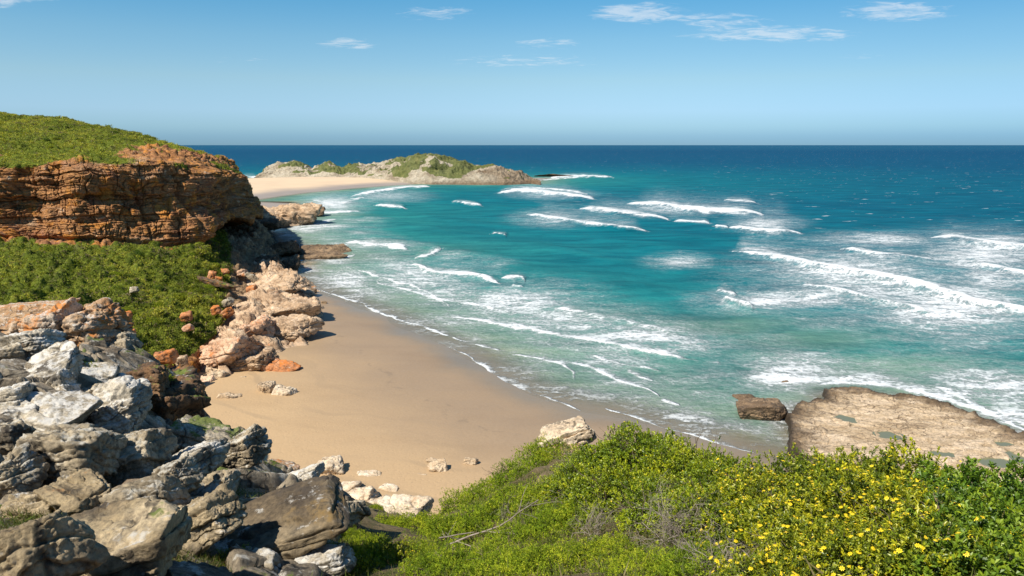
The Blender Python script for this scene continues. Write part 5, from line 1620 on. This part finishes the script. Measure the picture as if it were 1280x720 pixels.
GREEN_A = [(0.050, 0.078, 0.007), (0.165, 0.21, 0.010), (0.40, 0.385, 0.014)]      # glossy daisy bush
GREEN_B = [(0.055, 0.090, 0.007), (0.19, 0.25, 0.010), (0.41, 0.42, 0.014)]      # bright dense bush
GREEN_C = [(0.080, 0.118, 0.009), (0.21, 0.29, 0.014), (0.42, 0.45, 0.030)]      # fine olive scrub
GREEN_D = [(0.040, 0.080, 0.009), (0.105, 0.18, 0.012), (0.21, 0.28, 0.016)]      # darker large-leaved bush
PROTO = {}
for key, args in {
    'daisyA': (201, 0.62, 0.50, 950, 9, 0.042, 0.019, GREEN_A), 'daisyB': (202, 0.66, 0.55, 1050, 9, 0.042, 0.019, GREEN_A), 'daisyC': (207, 0.58, 0.58, 950, 9, 0.044, 0.020, GREEN_A),
    'denseA': (203, 0.90, 0.75, 1700, 9, 0.050, 0.024, GREEN_B), 'denseB': (204, 0.95, 0.70, 1700, 9, 0.050, 0.024, GREEN_B),
    'fineA': (205, 0.80, 0.50, 2100, 8, 0.040, 0.013, GREEN_C), 'fineB': (206, 0.85, 0.45, 2100, 8, 0.040, 0.013, GREEN_C),
    'darkA': (208, 0.62, 0.55, 620, 9, 0.055, 0.028, GREEN_D),
}.items():
    me, Pp, Dp = shrub_mesh('foliage', *args)
    me.materials.append(M['leaf'] if not key.startswith('fine') else M['scrub'])
    st_ = stem_mesh('stem', args[0], args[1], args[2])
    st_.materials.append(M['bark'])
    PROTO[key] = (me, st_, Pp, Dp)

# flower: ring of petals and a domed disc
Vl, Fl, Cl = [], [], []
NP = 8
for i in range(NP):
    a = 2 * math.pi * i / NP
    da = math.pi / NP * 0.82
    k = len(Vl)
    rr = [(0.003, 0.0), (0.012, da), (0.0185, 0.0), (0.012, -da)]
    for rad, off in rr:
        Vl.append((rad * math.cos(a + off), rad * math.sin(a + off), 0.002 - 0.12 * rad))
        Cl.append((0.80, 0.60, 0.010))
    Fl.append((k, k + 1, k + 2, k + 3))
k = len(Vl)
for ring, zc in ((0.0065, 0.001), (0.004, 0.0045)):
    for i in range(8):
        a = 2 * math.pi * i / 8
        Vl.append((ring * math.cos(a), ring * math.sin(a), zc))
        Cl.append((0.62, 0.38, 0.008))
for i in range(8):
    Fl.append((k + i, k + (i + 1) % 8, k + 8 + (i + 1) % 8, k + 8 + i))
Fl.append(tuple(k + 8 + i for i in range(8)))
FLOWER = poly_mesh('flower', Vl, Fl, False)
a_ = FLOWER.attributes.new('petal_colour', 'FLOAT_COLOR', 'POINT')
for i, c in enumerate(Cl):
    a_.data[i].color = (*c, 1)
FLOWER.materials.append(M['petal'])

frng = np.random.default_rng(77)


def shrub(kind, px, py, rad_px, label, group, cat='bush', name='bush', flowers=0, Y=None, squash=1.0, fscale=1.0):
    """a shrub rooted on the near hillside, centred on a sight line, about rad_px across its half width"""
    me, st_, Pp, Dp = PROTO[kind]
    hit = near_hit(px, min(py, 719)) if Y is None and py < 719 else None
    if hit is None:
        if Y is None:
            hit = near_hit(px, 719)
            dx, dy, dz = ray(px, py)
            Y = hit[1] - (py - 719) * 0.012
        dx, dy, dz = ray(px, py)
        X = float(dx * Y / dy)
        hit = np.array([X, Y, near_z(X, Y)[0]])
    D_ = np.linalg.norm(hit - np.array([0, 0, CAMZ]))
    base_r = {'daisyA': .62, 'daisyB': .66, 'daisyC': .58, 'denseA': .9, 'denseB': .95, 'fineA': .8, 'fineB': .85, 'darkA': .62}[kind]
    s = rad_px / F * D_ / base_r
    root = empty(name, (hit[0], hit[1], hit[2] - 0.12 * s), frng.uniform(0, 6.28))
    root.scale = (s, s, s * squash)
    tag(root, label, cat, group)
    for nm, mm in (('foliage', me), ('stem', st_)):
        o = bpy.data.objects.new(nm, mm)
        COL.objects.link(o)
        o.parent = root
    if flowers:
        n_ = min(flowers, 98)
        sun_side = np.where(Pp[:, 2] > 0.12)[0]
        cl = fbm(Pp[sun_side] * 4 + hit[0], 2)
        wgt_ = np.exp(2.8 * cl)
        ch = frng.choice(sun_side, n_, replace=False, p=wgt_ / wgt_.sum())
        for i in ch:
            o = bpy.data.objects.new('flower', FLOWER)
            COL.objects.link(o)
            o.parent = root
            p = Vector(Pp[i]) + Vector(Dp[i]) * 0.035
            o.location = p
            dv_ = (Vector(Dp[i]) + Vector((frng.normal(0, .25), frng.normal(0, .25), 0.3))).normalized()
            o.rotation_euler = dv_.to_track_quat('Z', 'Y').to_euler()
            fs = fscale * frng.uniform(0.75, 1.15) / max(s, 0.4)
            o.scale = (fs, fs, fs / squash)
    return root


YG = 'yellow flowering bushes of the near slope'
SH = [
    ('daisyA', 1003, 606, 58, 'flowering bush at the upper left end of the yellow hedge beside the platform', 34), ('daisyB', 1068, 602, 56, 'flowering bush below the small tide pool on the skyline of the hedge', 36),
    ('daisyC', 1135, 612, 58, 'flowering bush with yellow dots on the skyline left of the dark leafy bush', 30), ('darkA', 1204, 630, 58, 'dark green large-leaved bush below the largest tide pool', 3),
    ('darkA', 1268, 628, 58, 'dark green leafy bush cut by the right edge', 2), ('daisyB', 950, 640, 58, 'flowering bush between the bright green bush and the yellow hedge', 30),
    ('daisyA', 1022, 652, 62, 'bush thick with yellow flowers in the upper middle of the hedge', 52), ('daisyC', 1092, 656, 62, 'bush densest with yellow flowers in the centre of the hedge', 56),
    ('daisyB', 1160, 664, 62, 'sparsely flowering bush in front of the dark leafy bushes', 24), ('darkA', 1232, 676, 64, 'glossy dark bush under the two skyline dark bushes', 4),
    ('daisyC', 952, 690, 60, 'flowering bush touching the grey dead twigs', 26), ('daisyB', 1020, 706, 64, 'flowering bush at the bottom right of the dead twigs', 34),
    ('daisyA', 1094, 712, 66, 'flowering bush at the bottom in the middle of the hedge', 38), ('daisyC', 1166, 722, 66, 'flowering bush at the bottom left of the corner bush', 22),
    ('darkA', 1240, 734, 72, 'leafy bush in the bottom right corner with few flowers', 5), ('daisyA', 960, 760, 60, 'flowering bush cut by the bottom edge below the dead twigs', 16),
]
for kind, px_, py_, rp, lb, fl in SH:
    shrub(kind, px_, py_ + (8 if py_ < 635 else 0), rp * 1.06, lb, YG, flowers=int(fl * 3.2), fscale=1.08)
BG = 'bright green bushes of the near slope'
for kind, px_, py_, rp, lb, fl in [
    ('denseA', 800, 570, 52, 'bright green bush on the crest against the surf line', 6), ('denseB', 752, 582, 44, 'bright green bush right of the white rock', 4), ('denseB', 860, 590, 52, 'bright green bush right of the crest bush', 8),
    ('denseA', 912, 604, 46, 'bright green bush next to the flowering hedge below the beach corner', 8), ('denseA', 770, 622, 54, 'bright green bush below the crest bush on its left', 6), ('denseB', 838, 640, 56, 'bright green bush in front of the crest bush', 8),
    ('denseA', 896, 652, 50, 'bright green bush left of the flowering hedge', 8), ('denseB', 725, 604, 38, 'low bright green bush below the white rock', 2)]:
    shrub(kind, px_, py_ + 8, rp * 1.14, lb, BG, flowers=fl * 2, fscale=1.1, squash=1.0)
FG = 'fine olive scrub bushes on the middle slope'
FN = [(690, 585, 34, 'olive bush just below the white rock on its left side'), (655, 596, 34, 'olive bush on the skyline left of the white rock'), (620, 612, 34, 'olive bush on the skyline in the middle of the slope'),
      (585, 626, 34, 'olive bush on the skyline right of the small round bush'), (552, 642, 32, 'olive bush just right of the pale stone shelf'), (520, 668, 34, 'olive bush below the pale stone shelf'),
      (690, 622, 40, 'olive bush in the upper middle of the slope'), (650, 634, 40, 'olive bush in the centre of the slope'), (608, 652, 40, 'olive bush behind the bleached branches'),
      (566, 672, 40, 'olive bush left of the bleached branches'), (530, 700, 40, 'olive bush at the lower left of the slope by the yellow flowers'), (700, 662, 44, 'dry olive bush beside the grey thicket'),
      (650, 680, 46, 'olive bush in front of the bleached branches'), (740, 648, 40, 'olive bush between the bright bushes and the grey thicket'), (602, 712, 46, 'olive bush at the bottom below the bleached branches'),
      (690, 716, 50, 'olive bush at the bottom of the slope'), (462, 684, 24, 'olive bush at the foot of the ridge end beside the grey slab'), (492, 664, 24, 'olive bush just under the pale stone shelf on its left'), (436, 672, 18, 'small olive bush squeezed against the end of the ridge'), (476, 660, 22, 'olive bush between the pale brown stone and the ridge end'), (506, 682, 26, 'olive bush below the pale brown stone on its right'), (452, 700, 24, 'olive bush behind the small flowering bush by the square rock'), (760, 700, 44, 'olive bush left of the grey dead twigs'), (560, 728, 46, 'olive bush cut by the bottom edge right of the yellow flowers'),
      (640, 736, 52, 'olive bush cut by the bottom edge in the middle'), (880, 722, 50, 'olive bush under the grey dead twigs'), (810, 738, 50, 'olive bush cut by the bottom edge left of the dead twigs')]
for i, (px_, py_, rp, lb) in enumerate(FN):
    shrub('fineA' if i % 2 else 'fineB', px_, py_, rp * 1.1, lb, FG, Y={0: 23.5, 1: 22.5, 2: 22.0, 3: 21.0, 4: 20.0}.get(i))
shrub('fineA', 688, 552, 16, 'tuft of green growing on the left of the white rock', FG, Y=23.6, squash=1.0)
for px_, py_, rp, lb, fl, kd in [(482, 702, 36, 'low bush with yellow flowers by the square whitish rock', 22, 'daisyB'), (530, 715, 30, 'low flowering bush at the bottom left of the olive slope', 16, 'daisyA'),
                                 (447, 712, 26, 'small flowering bush touching the square whitish rock', 10, 'daisyC')]:
    shrub(kd, px_, py_, rp, lb, 'low flowering bushes at the bottom of the ridge', flowers=fl)
shrub('denseB', 508, 618, 24, 'small round green bush standing on the pale stone shelf', None, Y=25.5, squash=0.9)
shrub('denseA', 538, 628, 22, 'spreading green bush to the right of the small round bush', None, Y=25.0, squash=0.8)
shrub('fineA', 470, 650, 9, 'tiny green plant on the pale rocks at the ridge end', None, Y=24.0)
shrub('denseB', 92, 456, 26, 'green leafy bush in the hollow under the orange outcrop', None, Y=20.5, squash=0.7)
shrub('fineB', 190, 470, 22, 'dark green tuft on top of the rusty crag', None, Y=23.2, squash=0.6)
shrub('fineA', 200, 492, 12, 'mossy green tuft hanging on the face of the rusty crag', None, Y=22.6, squash=0.8)
shrub('daisyA', 984, 556, 15, 'leggy young shoot rising above the hedge at the platform corner', None, Y=9.0, squash=1.2)
shrub('fineB', 288, 700, 30, 'dark grass-like tuft in the gap between the tan and brown boulders', None, squash=0.5)
shrub('fineA', 12, 480, 14, 'dry brownish tuft at the left edge between pale slabs', None, squash=0.6)

# --- single shrubs standing out of the low scrub on the headland slopes
okv = (vegG.ravel() > 0.75) & (vv[gv] > 1.1) & (gu > 230) & (gu < 640)
for lo_, hi_, n_, lb in ((1.1, 2.85, 46, 'rounded dark shrub standing out of the scrub on the slope below the cliff'), (5.4, 6.9, 26, 'low dark shrub standing out of the grass on the hill above the cliff')):
    cand = np.where(okv & (vv[gv] > lo_) & (vv[gv] < hi_))[0]
    wv_ = (du * dv).ravel()[cand]
    for k_ in frng.choice(cand, n_, replace=False, p=wv_ / wv_.sum()):
        p = VG.reshape(-1, 3)[k_]
        s_c = frng.uniform(0.9, 2.0) * (1.0 if lo_ < 3 else 0.8)
        root = empty('shrub', (p[0], p[1], p[2] - 0.2), frng.uniform(0, 6.28))
        root.scale = (s_c, s_c, s_c * frng.uniform(0.7, 1.1))
        tag(root, lb, 'shrub', 'shrubs on the slope below the cliff' if lo_ < 3 else 'shrubs on the hill above the cliff')
        me, st_, Pp, Dp = PROTO[('darkA', 'fineA', 'darkA', 'denseB')[frng.integers(0, 4)]]
        for nm, mm in (('foliage', me), ('stem', st_)):
            o = bpy.data.objects.new(nm, mm)
            COL.objects.link(o)
            o.parent = root

# --- dead shrubs: bare grey twigs
def dead_shrub(px, py, rad_px, seed, label, Y=None, n=26):
    rnd = random.Random(seed)
    hit = near_hit(px, min(py, 719)) if Y is None else at_y(px, py, Y)
    D_ = np.linalg.norm(hit - np.array([0, 0, CAMZ]))
    s = rad_px / F * D_
    Vl, Fl = [], []
    for i in range(n):
        a = rnd.uniform(0, 2 * math.pi)
        grow(Vl, Fl, (rnd.gauss(0, 0.12) * s, rnd.gauss(0, 0.12) * s, -0.15 * s), (math.cos(a), math.sin(a), rnd.uniform(0.2, 1.4)), s * rnd.uniform(0.45, 0.8), 0.0065, 3, rnd, 0.5, (2, 4))
    o = link('dead_shrub', poly_mesh('dead_shrub', Vl, Fl), M['deadwood'], loc=(hit[0], hit[1], hit[2] + 0.12 * s))
    return tag(o, label, 'dead shrub', 'bare dead shrubs on the slope')


dead_shrub(845, 676, 70, 301, 'big tangle of bare grey twigs in front of the bright green bushes')
dead_shrub(905, 716, 52, 302, 'bare grey twigs at the bottom edge beside the flowering hedge')
dead_shrub(700, 630, 50, 303, 'thin dry brownish thicket on the olive slope', n=9)
dead_shrub(742, 670, 50, 304, 'grey dry thicket between olive scrub and the big tangle', n=11)
dead_shrub(722, 580, 26, 305, 'dry twigs just below the white rock', n=14)
dead_shrub(640, 655, 40, 306, 'dry twigs above the bleached branches on their right', n=8)
# bleached fallen branches
rnd = random.Random(9)
hit = near_hit(582, 690)
D_ = np.linalg.norm(hit - np.array([0, 0, CAMZ]))
s = 45 / F * D_
for i, (dx_, dz_, ax_, az_, ln, rr, lb) in enumerate([
        (-0.5, 0.0, 1.0, 0.30, 1.5, 0.020, 'longest bleached branch slanting up to the right on the olive slope'),
        (-0.6, 0.25, 1.0, 0.05, 0.9, 0.014, 'bleached branch lying level above the longest one'),
        (-0.3, -0.15, 0.9, -0.35, 0.9, 0.013, 'forked bleached branch pointing down to the right')]):
    Vl, Fl = [], []
    grow(Vl, Fl, (0, 0, 0), (ax_, 0.1 * i, az_), s * ln, rr, 2, rnd, 0.16, (2, 3), 6)
    o = link('fallen_branch', poly_mesh('fallen_branch', Vl, Fl), M['deadwood'], loc=(hit[0] + dx_ * s, hit[1] - 0.55, hit[2] + dz_ * s + 0.42))
    tag(o, lb, 'branch', 'bleached fallen branches')

# --- dry grass and low sprigs filling the gaps of the near slope
N_ = 26000
xs = rng.uniform(-9, 14, N_ * 3)
ys = rng.uniform(3.0, 34, N_ * 3)
pxs = 640 + F * xs / (ys * CT + (near_z(xs, ys) - CAMZ) * -ST)
okm = (ys > 3.2) & (pxs > 380 + 4 * fbm(np.stack([xs, ys, 0 * xs], -1), 2)) & (rng.random(N_ * 3) < np.clip(9 / ys, 0.15, 1))
xs, ys = xs[okm][:N_], ys[okm][:N_]
n_ = len(xs)
Cc = np.stack([xs, ys, near_z(xs, ys) - 0.02], -1)
mixc = rng.random((n_, 1))
colr = np.where(mixc < 0.4, np.array([0.19, 0.15, 0.07]), np.where(mixc < 0.75, np.array([0.075, 0.095, 0.016]), np.array([0.12, 0.145, 0.02])))
v_, f_, c_ = leaf_tufts(Cc, np.array([[0, 0, 1.0]]).repeat(n_, 0), rng.uniform(0.06, 0.15, n_), 7, colr, width=0.05, spread=0.7)
g_ = link('dry_grass', mesh_np('dry_grass', v_, f_, smooth=False, colors={'leaf_colour': c_}), M['scrub'])
tag(g_, 'short dry grass and sprigs between the bushes of the near slope', 'grass', kind='stuff')
# grass and moss in the joints of the boulder pile
N_ = 7000
pxr = rng.uniform(0, 470, N_)
pyr = rng.uniform(430, 719, N_)
sel = fbm(np.stack([pxr / 60, pyr / 45, 0 * pxr], -1), 3) > 0.25
pts = [near_hit(a, b_) for a, b_ in zip(pxr[sel][:1500], pyr[sel][:1500])]
Cc = np.array(pts)
Cc = np.repeat(Cc, 5, 0) + rng.normal(0, 0.12, (len(Cc) * 5, 3)) * np.array([1, 1, 0])
Cc = Cc[Cc[:, 1] < 27]
Cc[:, 2] = near_z(Cc[:, 0], Cc[:, 1]) - 0.03
n_ = len(Cc)
mixc = rng.random((n_, 1))
colr = np.where(mixc < 0.35, np.array([0.16, 0.13, 0.06]), np.where(mixc < 0.7, np.array([0.05, 0.075, 0.014]), np.array([0.10, 0.13, 0.02])))
v_, f_, c_ = leaf_tufts(Cc, np.array([[0, 0, 1.0]]).repeat(n_, 0), rng.uniform(0.05, 0.12, n_), 7, colr, width=0.05, spread=0.7)
g_ = link('rock_crevice_grass', mesh_np('rock_crevice_grass', v_, f_, smooth=False, colors={'leaf_colour': c_}), M['scrub'])
tag(g_, 'thin grass growing in the gaps of the boulder ridge', 'grass', kind='stuff')
